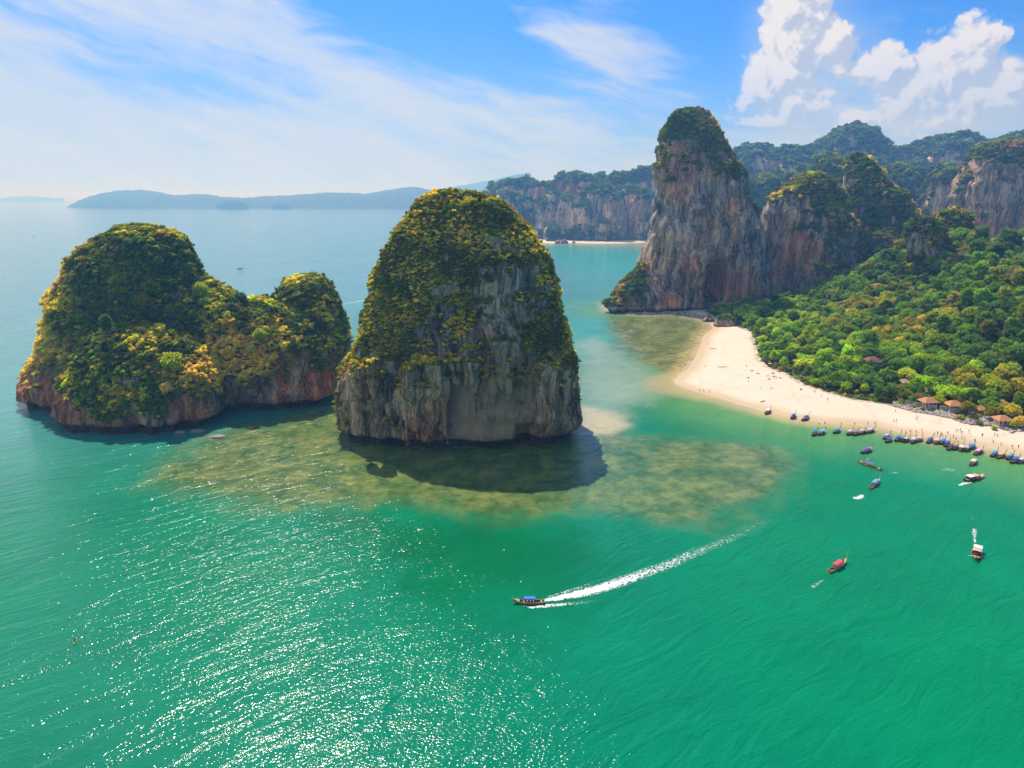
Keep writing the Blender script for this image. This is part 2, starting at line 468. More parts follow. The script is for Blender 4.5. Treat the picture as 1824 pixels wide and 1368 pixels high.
wc = lay(wc, sstep(470, 1100, dist), (.08, .26, .275))
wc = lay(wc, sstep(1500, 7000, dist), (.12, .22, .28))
wc = lay(wc, np.clip(farbay * 1.15, 0, 1), (.03, .38, .33))
wc = lay(wc, farsand, (.33, .34, .20))
wc = lay(wc, dark * .85, (.000, .130, .042))
wc = lay(wc, sstep(420, 560, y_) * sstep(-20, 60, x_) * sstep(900, 640, y_) * .7, (.05, .33, .27))
wc = lay(wc, sh2 * .85, (.12, .30, .075))
wc = lay(wc, pale * .75, (.27, .35, .24))
mott = sstep(-.35, .45, fbm(x_ / 13, y_ / 13, 2.0, 4))
reefc = C(.070, .120, .030) * (1 - mott[..., None]) + C(.200, .215, .055) * mott[..., None]
reefc = reefc * (1 - .6 * right[..., None]) + .6 * right[..., None] * (C(.10, .125, .050) * (1 - mott[..., None]) + C(.30, .27, .13) * mott[..., None])
wc = wc * (1 - reef[..., None] * .84) + reefc * reef[..., None] * .84
bayc = C(.115, .13, .028) * (1 - mott[..., None]) + C(.25, .25, .09) * mott[..., None]
wc = wc * (1 - bay[..., None] * .9) + bayc * bay[..., None] * .9
wc = lay(wc, sandp * .8, (.52, .44, .26))
wc = lay(wc, sh1, (.46, .38, .17))
wc = lay(wc, sstep(4.0, 0.5, fr) * .8, (.56, .44, .24))
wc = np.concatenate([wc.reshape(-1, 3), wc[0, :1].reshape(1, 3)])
reef_a = np.concatenate([np.clip(reef + bay, 0, 1).ravel(), [0]])
m_sea, nt, out = material('sea_water')
tcg = nt.node('ShaderNodeTexCoord').outputs['Object']
base = nt.attr('seacol', out=0)
ra = nt.attr('reef')
# fine mottling of the bottom where it shows
nm = nt.noise(tcg, .22, 6, .68); nm2 = nt.noise(tcg, .035, 5, .6)
base = nt.mix(nt.math('MULTIPLY', ra, .75), base, nt.mix(1.0, base, nt.ramp(nm, [(.34, (.30, .46, .36)), (.5, (1, 1, 1)), (.66, (1.75, 1.45, 1.1))]), 'MULTIPLY'))
base = nt.mix(.55, base, nt.mix(1.0, base, nt.ramp(nm2, [(.3, (.70, .80, .86)), (.7, (1.35, 1.18, 1.12))]), 'MULTIPLY'))
# swell lines running in from the south-west, wind ripples on them
rot = R(24)
sw = nt.stretch(tcg, 38, (.30, 1.0, 1))
h1 = nt.noise(sw, .16, 4, .55, .8)
h2 = nt.noise(nt.stretch(tcg, 34, (.42, 1.0, 1)), .58, 2.5, .55, .5)
h3 = nt.noise(nt.stretch(tcg, -12, (.7, 1.0, 1)), 1.55, 1.5, .5)
patch = nt.smooth(nt.noise(tcg, .012, 3, .5), .3, .7, .55, 1.25)
hh = nt.math('ADD', nt.math('MULTIPLY', h1, 1.5), nt.math('ADD', nt.math('MULTIPLY', nt.math('MULTIPLY', h2, patch), .52), nt.math('MULTIPLY', nt.math('MULTIPLY', h3, patch), .34)))
b = nt.node('ShaderNodeBump'); nt.set(b.inputs['Height'], hh); b.inputs['Distance'].default_value = 1.0; b.inputs['Strength'].default_value = .57
p = principled(nt, out, base, .09, .5, Normal=b.outputs[0]); p.inputs['IOR'].default_value = 1.333
Fw_all = np.vstack([Fw])
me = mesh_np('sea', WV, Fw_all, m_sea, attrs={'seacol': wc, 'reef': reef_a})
sea = obj('sea', me); tag(sea, kind='structure')

# ------------------------------------------------------------------ vegetation building blocks
def leaf_material(name, mode):
    m, nt, out = material(name)
    if mode == 'inst': tint = nt.attr('tint', 'INSTANCER', 0)
    else: tint = nt.node('ShaderNodeObjectInfo').outputs['Color']
    lv = nt.attr('leafv')
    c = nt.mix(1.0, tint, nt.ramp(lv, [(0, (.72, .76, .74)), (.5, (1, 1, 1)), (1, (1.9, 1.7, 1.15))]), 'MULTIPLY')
    d = nt.node('ShaderNodeBsdfDiffuse'); nt.l.new(c, d.inputs[0])
    t = nt.node('ShaderNodeBsdfTranslucent'); nt.l.new(nt.mix(1.0, c, (1.25, 1.2, .6), 'MULTIPLY'), t.inputs[0])
    mx = nt.node('ShaderNodeMixShader'); mx.inputs[0].default_value = .48
    nt.l.new(d.outputs[0], mx.inputs[1]); nt.l.new(t.outputs[0], mx.inputs[2]); nt.l.new(mx.outputs[0], out.inputs[0])
    return m
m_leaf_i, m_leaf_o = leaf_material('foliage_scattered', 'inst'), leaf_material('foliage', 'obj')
m_bark = simple('bark', (.16, .12, .09), .9, .1, .3, 1.2)
m_bark_pale = simple('pale_bark', (.34, .29, .24), .9, .1, .25, 1.2)

def ico(sub=1):
    bm = bmesh.new(); bmesh.ops.create_icosphere(bm, subdivisions=sub, radius=1.0)
    v = np.array([x.co[:] for x in bm.verts]); f = [tuple(q.index for q in x.verts) for x in bm.faces]; bm.free()
    return v, f
ICO1, ICO2 = ico(1), ico(2)
def leaf_crown(seed, lobes, cards, size, shape=(1, 1, .75), zc=0.0, core=.80, lobe_r=(.30, .48), squash=.8):
    """unit crown: lobes of leaf sprays round an irregular core. Returns verts, faces, leaf value per vertex"""
    r = np.random.default_rng(seed); V, F, L = [], [], []
    cs = []
    for i in range(lobes):
        th = 2 * math.pi * (i * .618034 + r.uniform(-.08, .08)); u = (i + .5) / lobes
        ph = math.acos(max(-1, min(1, 1 - 1.55 * u)))
        rr = r.uniform(.55, .74)
        c = np.array([math.cos(th) * math.sin(ph) * rr, math.sin(th) * math.sin(ph) * rr, math.cos(ph) * rr]) * shape
        cs.append((c, r.uniform(*lobe_r), r.uniform(0, 1)))
    for c, lr, lv in cs:
        v, f = ICO1
        b = len(V)
        k = 1 + .18 * r.normal(size=len(v))
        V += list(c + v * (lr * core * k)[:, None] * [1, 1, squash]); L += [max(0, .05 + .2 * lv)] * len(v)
        F += [tuple(i + b for i in q) for q in f]
        for j in range(cards):
            d = r.normal(size=3); d[2] = abs(d[2]) * .9 if r.random() < .7 else d[2]; d /= np.linalg.norm(d)
            p = c + d * lr * r.uniform(.78, 1.12) * np.array([1, 1, squash])
            n = d + r.normal(size=3) * .55; n /= np.linalg.norm(n)
            a = np.cross(n, r.normal(size=3)); a /= np.linalg.norm(a); bb = np.cross(n, a)
            s = size * r.uniform(.6, 1.25); b = len(V)
            V += [p - a * s, p - bb * s * .6, p + a * s + n * s * .2, p + bb * s * .6]
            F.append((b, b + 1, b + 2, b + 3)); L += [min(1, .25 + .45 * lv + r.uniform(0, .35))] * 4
    V = np.array(V); V[:, 2] += zc
    return V, F, np.array(L)
def crown_mesh(name, V, F, L, mats, extra=None):
    me = bpy.data.meshes.new(name)
    n0, vs, fs = len(V), [tuple(x) for x in V], list(F)
    mi = [0] * len(F)
    if extra:
        vs += [tuple(x) for x in extra.v]; fs += [tuple(i + n0 for i in f) for f in extra.f]; mi += [1] * len(extra.f)
        L = np.concatenate([L, np.full(len(extra.v), .3)])
    me.from_pydata(vs, [], fs)
    for m in mats: me.materials.append(m)
    me.polygons.foreach_set('material_index', mi)
    a = me.attributes.new('leafv', 'FLOAT', 'POINT'); a.data.foreach_set('value', L.astype(np.float32))
    me.update(); return me
def trunk_mb(h, r0, lean=(0, 0), limbs=5, seed=0, spread=.5):
    rr = random.Random(seed); t = MB()
    top = Vector((lean[0], lean[1], h))
    t.tube([(0, 0, -.6), (lean[0] * .3, lean[1] * .3, h * .45), top], [r0, r0 * .7, r0 * .4], 7)
    for k in range(limbs):
        a = 2 * math.pi * k / limbs + rr.uniform(-.4, .4)
        b = Vector((lean[0] * .6, lean[1] * .6, h * rr.uniform(.6, .85)))
        e = top + Vector((math.cos(a) * spread, math.sin(a) * spread, rr.uniform(.0, .35)))
        t.tube([b, (b + e) / 2 + Vector((0, 0, .05)), e], [r0 * .38, r0 * .28, r0 * .15], 5)
    return t
lib = bpy.data.collections.new('scatter_library')          # sources of the scattered stuff, not linked to the scene
def proto(name, me):
    o = bpy.data.objects.new(name, me); return o
def shrub_set(coll, n, lobes, cards, size, shape, **kw):
    for k in range(n):
        V, F, L = leaf_crown(100 + k * 7 + lobes, lobes, cards, size, shape, **kw)
        coll.objects.link(proto('shrub_source', crown_mesh('shrub_source', V, F, L, [m_leaf_i])))
C_SHRUB = bpy.data.collections.new('shrub_library'); shrub_set(C_SHRUB, 4, 6, 20, .20, (1, 1, .8), zc=.25)
C_FAR = bpy.data.collections.new('canopy_library'); shrub_set(C_FAR, 4, 7, 14, .24, (1, 1, .8), zc=.35)
C_TREE = bpy.data.collections.new('tree_library')
for k, (lb, shp, hh_) in enumerate([(15, (1, 1, .8), 1.0), (13, (1, 1, .62), .9), (14, (.85, .85, 1.1), 1.3), (12, (1.05, .9, .75), 1.0)]):
    V, F, L = leaf_crown(300 + k, lb, 34, .125, shp, zc=hh_)
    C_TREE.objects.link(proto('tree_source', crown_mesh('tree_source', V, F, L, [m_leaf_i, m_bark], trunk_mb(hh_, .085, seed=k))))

def scatter(name, P, rot, scl, tint, coll, rngpick=None):
    me = bpy.data.meshes.new(name)
    P = np.asarray(P, np.float32)
    me.vertices.add(len(P)); me.vertices.foreach_set('co', P.ravel())
    for n, arr, typ, key in (('rot', rot, 'FLOAT_VECTOR', 'vector'), ('scl', scl, 'FLOAT_VECTOR', 'vector')):
        a = me.attributes.new(n, typ, 'POINT'); a.data.foreach_set(key, np.asarray(arr, np.float32).ravel())
    t4 = np.concatenate([np.asarray(tint, np.float32), np.ones((len(P), 1), np.float32)], 1)
    a = me.attributes.new('tint', 'FLOAT_COLOR', 'POINT'); a.data.foreach_set('color', t4.ravel())
    o = bpy.data.objects.new(name, me); link(o)
    g = bpy.data.node_groups.new(name, 'GeometryNodeTree')
    g.interface.new_socket('Geometry', in_out='INPUT', socket_type='NodeSocketGeometry')
    g.interface.new_socket('Geometry', in_out='OUTPUT', socket_type='NodeSocketGeometry')
    N = g.nodes; Lk = g.links
    gi, go = N.new('NodeGroupInput'), N.new('NodeGroupOutput')
    iop = N.new('GeometryNodeInstanceOnPoints'); ci = N.new('GeometryNodeCollectionInfo')
    ci.inputs['Collection'].default_value = coll; ci.inputs['Separate Children'].default_value = True; ci.inputs['Reset Children'].default_value = True
    iop.inputs['Pick Instance'].default_value = True
    for nm, sock in (('rot', 'Rotation'), ('scl', 'Scale')):
        na_ = N.new('GeometryNodeInputNamedAttribute'); na_.data_type = 'FLOAT_VECTOR'; na_.inputs['Name'].default_value = nm
        Lk.new(na_.outputs['Attribute'], iop.inputs[sock])
    Lk.new(gi.outputs[0], iop.inputs['Points']); Lk.new(ci.outputs[0], iop.inputs['Instance'])
    Lk.new(iop.outputs[0], go.inputs[0])
    md = o.modifiers.new('scatter', 'NODES'); md.node_group = g
    return o

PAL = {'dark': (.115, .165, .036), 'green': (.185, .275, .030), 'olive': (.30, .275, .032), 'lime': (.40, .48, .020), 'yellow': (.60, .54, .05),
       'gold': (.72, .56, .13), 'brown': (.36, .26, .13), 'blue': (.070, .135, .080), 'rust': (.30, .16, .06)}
def palette(keys, weights, n, P=None, patch=22.0, contrast=1.6, seed=3.0):
    """colour of each plant; neighbouring plants tend to share a colour"""
    wts = np.array(weights, float); wts /= wts.sum(); cum = np.cumsum(wts)
    u = RNG.random(n)
    if P is not None:
        f = fbm(P[:, 0] / patch, P[:, 1] / patch, P[:, 2] / patch, 3, seed)
        u = np.clip(.5 + f * contrast * .8 + (u - .5) * .75, 0, .9999)
    k = np.searchsorted(cum, u); k = np.clip(k, 0, len(keys) - 1)
    base = np.array([PAL[q] for q in keys])[k]
    return base * RNG.uniform(.72, 1.3, (n, 1)) * RNG.uniform(.92, 1.08, (n, 3))
# ------------------------------------------------------------------ limestone
def limestone(name, veg_col=((.045, .055, .018), (.10, .095, .03)), scale=1.0, rust=.5, tone=1.0, green=1.0):
    m, nt, out = material(name)
    geo = nt.node('ShaderNodeNewGeometry'); pos = geo.outputs['Position']
    k = 1.0 / scale
    warp = nt.vmath('ADD', pos, nt.vmath('MULTIPLY', nt.vmath('SUBTRACT', nt.noise(pos, .05 * k, 3, .5, out=1), (.5, .5, .5)), (10 * scale, 10 * scale, 0)))
    st1 = nt.noise(nt.mapping(warp, scale=(1, 1, .11)), .22 * k, 6, .65)
    st2 = nt.noise(nt.mapping(warp, scale=(1, 1, .09)), .9 * k, 7, .75)
    big = nt.noise(pos, .022 * k, 4, .6)
    fine = nt.noise(pos, .9 * k, 6, .72)
    s = nt.math('ADD', nt.math('MULTIPLY', st1, .42), nt.math('ADD', nt.math('MULTIPLY', st2, .40), nt.math('MULTIPLY', fine, .18)))
    T = lambda c: tuple(v * tone for v in c)
    c = nt.ramp(s, [(.42, T((.038, .035, .036))), (.465, T((.155, .138, .125))), (.51, T((.32, .28, .24))), (.57, T((.66, .57, .47)))])
    warmm = nt.smooth(nt.math('ADD', big, nt.math('MULTIPLY', nt.attr('warm'), .8)), .46, .72)
    c = nt.mix(nt.math('MULTIPLY', warmm, .75), c, nt.mix(1.0, c, (1.5, 1.08, .72), 'MULTIPLY'))
    rs = nt.math('MULTIPLY', nt.smooth(nt.math('ADD', nt.noise(nt.mapping(warp, scale=(1, 1, .4), loc=(40, 7, 0)), .05 * k, 5, .65), nt.math('MULTIPLY', nt.attr('rustz'), .45)), .56, .68), rust)
    c = nt.mix(rs, c, nt.mix(.28, nt.mix(1.0, c, (1.75, .88, .58), 'MULTIPLY'), nt.mix(fine, (.24, .10, .06), (.50, .24, .14))))
    pl = nt.math('MULTIPLY', nt.attr('pale'), .95)
    c = nt.mix(pl, c, nt.mix(nt.noise(pos, .25 * k, 6, .65), (.34, .23, .125), (.62, .46, .28)))
    vg = nt.math('ADD', nt.attr('veg'), nt.math('MULTIPLY', nt.math('SUBTRACT', nt.noise(pos, .35 * k, 5, .7), .5), .9))
    vm = nt.math('MULTIPLY', nt.smooth(vg, .38, .62), green)
    vc = nt.mix(nt.noise(pos, .12 * k, 4, .6), veg_col[0], veg_col[1])
    c = nt.mix(vm, c, vc)
    tide_shade = nt.attr('tide_shade')
    c = nt.mix(nt.math('MULTIPLY', tide_shade, .85), c, (.022, .020, .018))  # waterline stain that also puts the black shade of the undercut into the colour
    bp = nt.node('ShaderNodeBump')
    hgt = nt.math('ADD', nt.math('MULTIPLY', st1, 3.0), nt.math('ADD', nt.math('MULTIPLY', st2, 1.4), nt.math('MULTIPLY', fine, .8)))
    nt.set(bp.inputs['Height'], hgt); bp.inputs['Distance'].default_value = 2.0 * scale; bp.inputs['Strength'].default_value = .7
    principled(nt, out, c, .9, .15, Normal=bp.outputs[0])
    return m
m_rock = limestone('limestone')
m_rock_mid = limestone('limestone_of_the_stack', ((.09, .09, .032), (.20, .165, .055)), rust=.6, tone=.92)
m_rock_left = limestone('limestone_of_the_island', ((.09, .09, .032), (.20, .165, .055)), rust=.95, tone=.80)
m_rock_big = limestone('limestone_tower_rock', scale=1.8, rust=.75)
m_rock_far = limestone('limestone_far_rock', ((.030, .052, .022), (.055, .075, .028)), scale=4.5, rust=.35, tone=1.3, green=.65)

def loft(rows, y0, D, n=2.6, y1=None, q=.8, zb=-8.0, seg=40, lv=44, drop=0):
    """closed tower from its outline. rows: (photo y, left x, right x) top to bottom; y0: distance of its middle at the foot, y1 at the top"""
    y1 = y0 if y1 is None else y1
    rows = sorted((p_ + drop, a_, b_) for p_, a_, b_ in rows); nr_ = len(rows); py0, pyn = rows[0][0], rows[-1][0]
    zs, xl, xr, yc = [], [], [], []
    for (py, a, b_) in rows:
        f = (pyn - py) / max(1e-6, pyn - py0); Yc = y0 + (y1 - y0) * f
        X1, z = PY(a, py, Yc); X2, _ = PY(b_, py, Yc)
        zs.append(float(z)); xl.append(float(X1)); xr.append(float(X2)); yc.append(Yc)
    zs, xl, xr, yc = (np.array(q_)[::-1] for q_ in (zs, xl, xr, yc))
    zs2 = np.concatenate([[zb], np.maximum.accumulate(zs)]); xl = np.concatenate([[xl[0]], xl]); xr = np.concatenate([[xr[0]], xr]); yc = np.concatenate([[yc[0]], yc])
    Z = zs2[0] + (zs2[-1] - zs2[0]) * (1 - (1 - np.linspace(0, 1, lv)) ** 1.5)
    L_, R2, YC = np.interp(Z, zs2, xl), np.interp(Z, zs2, xr), np.interp(Z, zs2, yc)
    hw, cx = (R2 - L_) / 2, (R2 + L_) / 2
    hd = D * (np.maximum(hw, .01) / hw.max()) ** q
    t = np.linspace(0, 2 * math.pi, seg, endpoint=False)
    ct, st_ = np.cos(t), np.sin(t)
    ex, ey = np.sign(ct) * np.abs(ct) ** (2 / n), np.sign(st_) * np.abs(st_) ** (2 / n)
    X = cx[:, None] + hw[:, None] * ex[None]; Y = YC[:, None] + hd[:, None] * ey[None]; ZZ = np.repeat(Z[:, None], seg, 1)
    V = np.stack([X, Y, ZZ], -1).reshape(-1, 3)
    F = []
    for i in range(lv - 1):
        for k in range(seg):
            F.append((i * seg + k, i * seg + (k + 1) % seg, (i + 1) * seg + (k + 1) % seg, (i + 1) * seg + k))
    F.append(tuple(range(seg))[::-1]); F.append(tuple((lv - 1) * seg + k for k in range(seg)))
    return V, F
def spike(x, y, ztop, zbot, r, n=9):
    m = MB(); m.tube([(x, y, ztop), (x + r * .1, y, (ztop + zbot) / 2), (x, y + r * .1, zbot)], [r, r * .75, r * .15], n)
    return np.array(m.v), m.f
def dome(x, y, rx, ry, ztop, zb=-6, n=2.3, seg=28, lv=16, pw=.45):
    t = np.linspace(0, 2 * math.pi, seg, endpoint=False); ct, st_ = np.cos(t), np.sin(t)
    ex, ey = np.sign(ct) * np.abs(ct) ** (2 / n), np.sign(st_) * np.abs(st_) ** (2 / n)
    u = 1 - (1 - np.linspace(0, 1, lv)) ** 2; k = np.maximum(1 - u ** 2.2, 0) ** pw + .02
    Z = zb + (ztop - zb) * u
    V = np.stack([x + rx * k[:, None] * ex, y + ry * k[:, None] * ey, np.repeat(Z[:, None], seg, 1)], -1).reshape(-1, 3)
    F = [(i * seg + j, i * seg + (j + 1) % seg, (i + 1) * seg + (j + 1) % seg, (i + 1) * seg + j) for i in range(lv - 1) for j in range(seg)]
    F.append(tuple(range(seg))[::-1]); F.append(tuple((lv - 1) * seg + j for j in range(seg)))
    return V, F

def remeshed(parts, voxel):
    V, F, b = [], [], 0
    for v, f in parts:
        V += [tuple(p) for p in v]; F += [tuple(i + b for i in q) for q in f]; b += len(v)
    me = bpy.data.meshes.new('tmp'); me.from_pydata(V, [], F)
    o = bpy.data.objects.new('tmp', me); COL.objects.link(o)
    md = o.modifiers.new('r', 'REMESH'); md.mode = 'VOXEL'; md.voxel_size = voxel; md.adaptivity = 0
    dg = bpy.context.evaluated_depsgraph_get(); dg.update()
    ev = o.evaluated_get(dg); m2 = ev.to_mesh()
    n = len(m2.vertices); co = np.empty(n * 3, np.float32); m2.vertices.foreach_get('co', co)
    nf = len(m2.polygons); li = np.empty(len(m2.loops), np.int32); m2.loops.foreach_get('vertex_index', li)
    ls = np.empty(nf, np.int32); m2.polygons.foreach_get('loop_start', ls)
    lt = np.empty(nf, np.int32); m2.polygons.foreach_get('loop_total', lt)
    assert (lt == 4).all()
    Fq = li[ls[:, None] + np.arange(4)]
    ev.to_mesh_clear(); bpy.data.objects.remove(o); bpy.data.meshes.remove(me)
    return co.reshape(-1, 3).astype(float), Fq
def vnormals(V, F):
    a = V[F[:, 2]] - V[F[:, 0]]; b = V[F[:, 3]] - V[F[:, 1]]
    fn = np.cross(a, b); N = np.zeros_like(V)
    for k in range(4): np.add.at(N, F[:, k], fn)
    N /= np.linalg.norm(N, axis=1)[:, None] + 1e-9
    return N, fn
def relax(V, F, it=2, f=.5):
    for _ in range(it):
        acc = np.zeros_like(V); cnt = np.zeros(len(V))
        for k in range(4):
            for d in (1, 3):
                np.add.at(acc, F[:, k], V[F[:, (k + d) % 4]]); np.add.at(cnt, F[:, k], 1)
        V = V * (1 - f) + f * acc / cnt[:, None]
    return V

ROCKS = {}
def rock(name, parts, voxel, mat, loc, seed=0.0, s=1.0, amp=1.0, cut=2.5, veg_bias=None, pale=None, rustz=None, warm=None, dents=(), lumps=1.0, tide_shade_top=4.8, flute_amp=1.0):
    V, F = remeshed(parts, voxel)
    V = relax(V, F, 2)
    N, _ = vnormals(V, F)
    x, y, z = V.T
    steep = 1 - sstep(.35, .75, np.abs(N[:, 2]))
    d = lumps * (5.0 * s * fbm(x / (38 * s), y / (38 * s), z / (38 * s), 3, seed) + 2.6 * s * fbm(x / (11 * s), y / (11 * s), z / (15 * s), 2, seed + 6))
    fl = fbm(x / (8 * s), y / (8 * s), z / (46 * s), 4, seed + 9)
    rid = 1 - 2 * np.abs(perlin(x / (6 * s) + seed, y / (6 * s), z / (40 * s)))
    d += steep * flute_amp * (4.6 * s * fl + 1.0 * s * rid) * amp
    d += (1 - steep) * 2.2 * s * fbm(x / (9 * s), y / (9 * s), z / (9 * s), 3, seed + 4) * amp
    d += 1.1 * s * amp * fbm(x / (3.2 * s), y / (3.2 * s), z / (5 * s), 3, seed + 2)
    # ledges
    d += steep * 1.3 * s * perlin(x / (30 * s), y / (30 * s), z / (7 * s) + seed)
    for (dx, dy, dz, rx, rz, dep) in dents:
        d -= dep * np.exp(-((x - dx) / rx) ** 4 - ((z - dz) / rz) ** 4 - ((y - dy) / (rx * 2.5)) ** 4)
    Nh = N.copy(); Nh[:, 2] *= .5
    V = V + Nh * d[:, None]
    if cut:
        z = V[:, 2]
        notch = 1.5 * cut * (1 - sstep(2.6, 5.5, z + 1.2 * fbm(x / 9, y / 9, 0, 2, seed)))
        h2 = N.copy(); h2[:, 2] = 0
        V = V - h2 * notch[:, None]
    N2, fn = vnormals(V, F)
    x, y, z = V.T
    up = N2[:, 2]
    nz = .75 * fbm(x / (14 * s), y / (14 * s), z / (22 * s), 4, seed + 30) + .6 * fbm(x / (4.5 * s), y / (4.5 * s), z / (6 * s), 2, seed + 33)
    veg = .15 + .95 * up + 1.1 * nz + (veg_bias(x, y, z) if veg_bias else 0)
    veg = np.clip(veg, 0, 1) * sstep(5, 9, z)
    zero = np.zeros(len(V))
    A = dict(veg=veg, pale=zero + np.clip(pale(x, y, z), 0, 1) if pale else zero, rustz=zero + (rustz(x, y, z) if rustz else 0),
             warm=zero + (warm(x, y, z) if warm else 0), tide_shade=1 - sstep(tide_shade_top * .55, tide_shade_top, z + 1.3 * fbm(x / 6, y / 6, z / 6, 2, seed)))
    me = mesh_np(name, V - np.array(loc), F, mat, True, A)
    o = obj(name, me, loc=loc)
    ROCKS[o.name] = (V, F, veg, N2)
    return o
def plants_on(o, n, size, keys, weights, coll=None, thr=.45, patch=18.0, seed=3.0, zmin=6, tintf=None, outw=.35, biasf=None, sq=(1, 1, .85)):
    V, F, veg, N = ROCKS[o.name]
    cen = V[F].mean(1); a = V[F[:, 2]] - V[F[:, 0]]; b = V[F[:, 3]] - V[F[:, 1]]
    area = np.linalg.norm(np.cross(a, b), axis=1) / 2
    vf = veg[F].mean(1); nf = N[F].mean(1)
    wgt = area * sstep(thr - .25, thr + .35, vf) * (cen[:, 2] > zmin)
    if biasf is not None: wgt = wgt * biasf(*cen.T, nf)
    # plants that can be seen from the sea side get most of the budget
    to = np.array([0, 0, 120.]) - cen; to /= np.linalg.norm(to, axis=1)[:, None]
    wgt = wgt * np.where((nf * to).sum(1) > -.25, 1.0, .12)
    k = RNG.choice(len(F), n, p=wgt / wgt.sum())
    P = cen[k] + RNG.normal(size=(n, 3)) * .4
    sc = RNG.uniform(size[0], size[1], n) * (1 + .5 * (RNG.random(n) < .08))
    P += nf[k] * (sc * outw)[:, None]
    tilt = np.stack([-nf[k][:, 1] * .35, nf[k][:, 0] * .35, np.zeros(n)], -1) * RNG.uniform(.3, 1.1, (n, 1))
    rot = tilt * np.array([1, 1, 0]) + np.stack([RNG.normal(size=n) * .15, RNG.normal(size=n) * .15, RNG.uniform(0, 6.28, n)], -1)
    tint = palette(keys, weights, n, P, patch, seed=seed)
    if tintf is not None: tint = tintf(P, tint)
    S = sc[:, None] * np.array(sq) * RNG.uniform(.8, 1.25, (n, 3))
    return P, rot, S, tint
def blend_to(tint, c, m): return tint * (1 - m[:, None]) + np.array(PAL[c]) * m[:, None] * RNG.uniform(.75, 1.25, (len(tint), 1))

# --- middle sea stack
mid_rows = [(331, 788, 806), (334, 768, 845), (343, 748, 870), (358, 732, 905), (376, 719, 925), (400, 700, 948), (424, 687, 962), (450, 677, 979), (485, 663, 989), (515, 657, 995),
            (556, 646, 1004), (600, 634, 1018), (617, 629, 1019), (648, 613, 1023), (674, 608, 1025), (700, 602, 1029), (730, 600, 1035), (753, 604, 1033), (775, 610, 1030)]
P1 = [loft([(p_ + 10 * max(0, (600 - p_) / 270), a_ + 9, b_ - 5) for p_, a_, b_ in mid_rows], 341, 33, 3.1, 350, q=.7)]
for px_, top_, bot_, rr_ in [(727, 690, 797, 2.6), (736, 650, 770, 3.4), (744, 660, 794, 2.6), (753, 640, 768, 3.6), (762, 660, 785, 3.0), (771, 655, 779, 2.8), (781, 640, 772, 3.2), (790, 665, 784, 2.6),
                             (797, 672, 789, 2.0), (713, 690, 765, 2.6), (700, 700, 760, 2.2), (688, 715, 757, 2.0), (812, 640, 690, 2.8), (830, 620, 690, 2.6), (845, 640, 700, 2.2), (893, 600, 700, 2.5), (905, 640, 720, 2.0),
                             (965, 640, 770, 2.6), (975, 640, 776, 2.4), (985, 650, 772, 2.4), (878, 655, 745, 1.6), (958, 660, 765, 1.8), (1003, 680, 775, 2.3), (670, 640, 760, 2.5), (645, 650, 755, 2.4)]:
    x1, z1 = PY(px_, top_, 308); x2, z2 = PY(px_, bot_, 306)
    P1.append(spike(float(x2), (305.6 if 720 < px_ < 803 else 307.3) + random.uniform(-.8, 1.0), float(z1), float(max(z2, .5)), rr_))
cx1, cz1 = PY(940, 782, 312)
def inpx(px0, px1, py0, py1, Y, x, z, s=6):
    """box in the plane at distance Y given by photo pixels"""
    xa, za = PY(px0, py0, Y); xb, zb = PY(px1, py1, Y)
    return sstep(xa - s, xa + s, x) * sstep(xb + s, xb - s, x) * sstep(za + s, za - s, z) * sstep(zb - s, zb + s, z)
def mid_bias(x, y, z):
    top = .50 * sstep(78, 104, z); left = .45 * sstep(-35, -62, x) * sstep(25, 60, z); right = .30 * sstep(0, 18, x) * sstep(30, 50, z)
    belt = .38 * inpx(690, 850, 470, 620, 316, x, z, 10); low = -.55 * sstep(38, 22, z) * (1 - .9 * sstep(-70, -84, x)) + .45 * sstep(24, 31, x) * sstep(6, 18, z)
    return top + left + right + belt + low - .04
mid_rock = rock('sea_stack', P1, .95, m_rock_mid, (-25, 350, 0), 1.0, 1.0, .85, 3.2, mid_bias,
                pale=lambda x, y, z: .95 * inpx(795, 945, 668, 790, 313, x, z, 3) * sstep(-.55, .05, fbm(x / 11, y / 11, z / 22, 3, 5)) * sstep(325, 316, y) + .35 * inpx(850, 905, 610, 700, 313, x, z, 5),
                rustz=lambda x, y, z: .1 * sstep(60, 10, z), warm=lambda x, y, z: .3 * sstep(60, 20, z),
                dents=((float(cx1), 312, float(cz1) + 1, 5.5, 6.0, 9.0),), lumps=.75, flute_amp=.85)
tag(mid_rock, 'tall blunt limestone stack with grey streaked face and hanging stalactites above its own dark shadow', 'sea stack')
def mid_tint(P, t):
    t = blend_to(t, 'gold', .75 * np.clip(gauss(P[:, 0], P[:, 2], -22, 103, 8, 4) + gauss(P[:, 0], P[:, 2], -32, 62, 9, 6) + gauss(P[:, 0], P[:, 2], -53, 63, 5, 4), 0, 1))
    t = np.minimum(t * np.array([1.52, 1.3, 1.3]), .85)
    return blend_to(t, 'yellow', .85 * ((np.abs(P[:, 0] + 44) < 26) & (P[:, 2] < 84) & (RNG.random(len(P)) < .22)))
s1 = scatter('stack_shrubs', *plants_on(mid_rock, 9000, (.5, 1.25), ['dark', 'green', 'olive', 'lime', 'brown', 'yellow'], [.32, .20, .18, .10, .05, .15], tintf=mid_tint), C_SHRUB)
tag(s1, 'thick olive scrub clothing the top and upper flanks of the tall blunt stack', 'shrubs', kind='stuff')

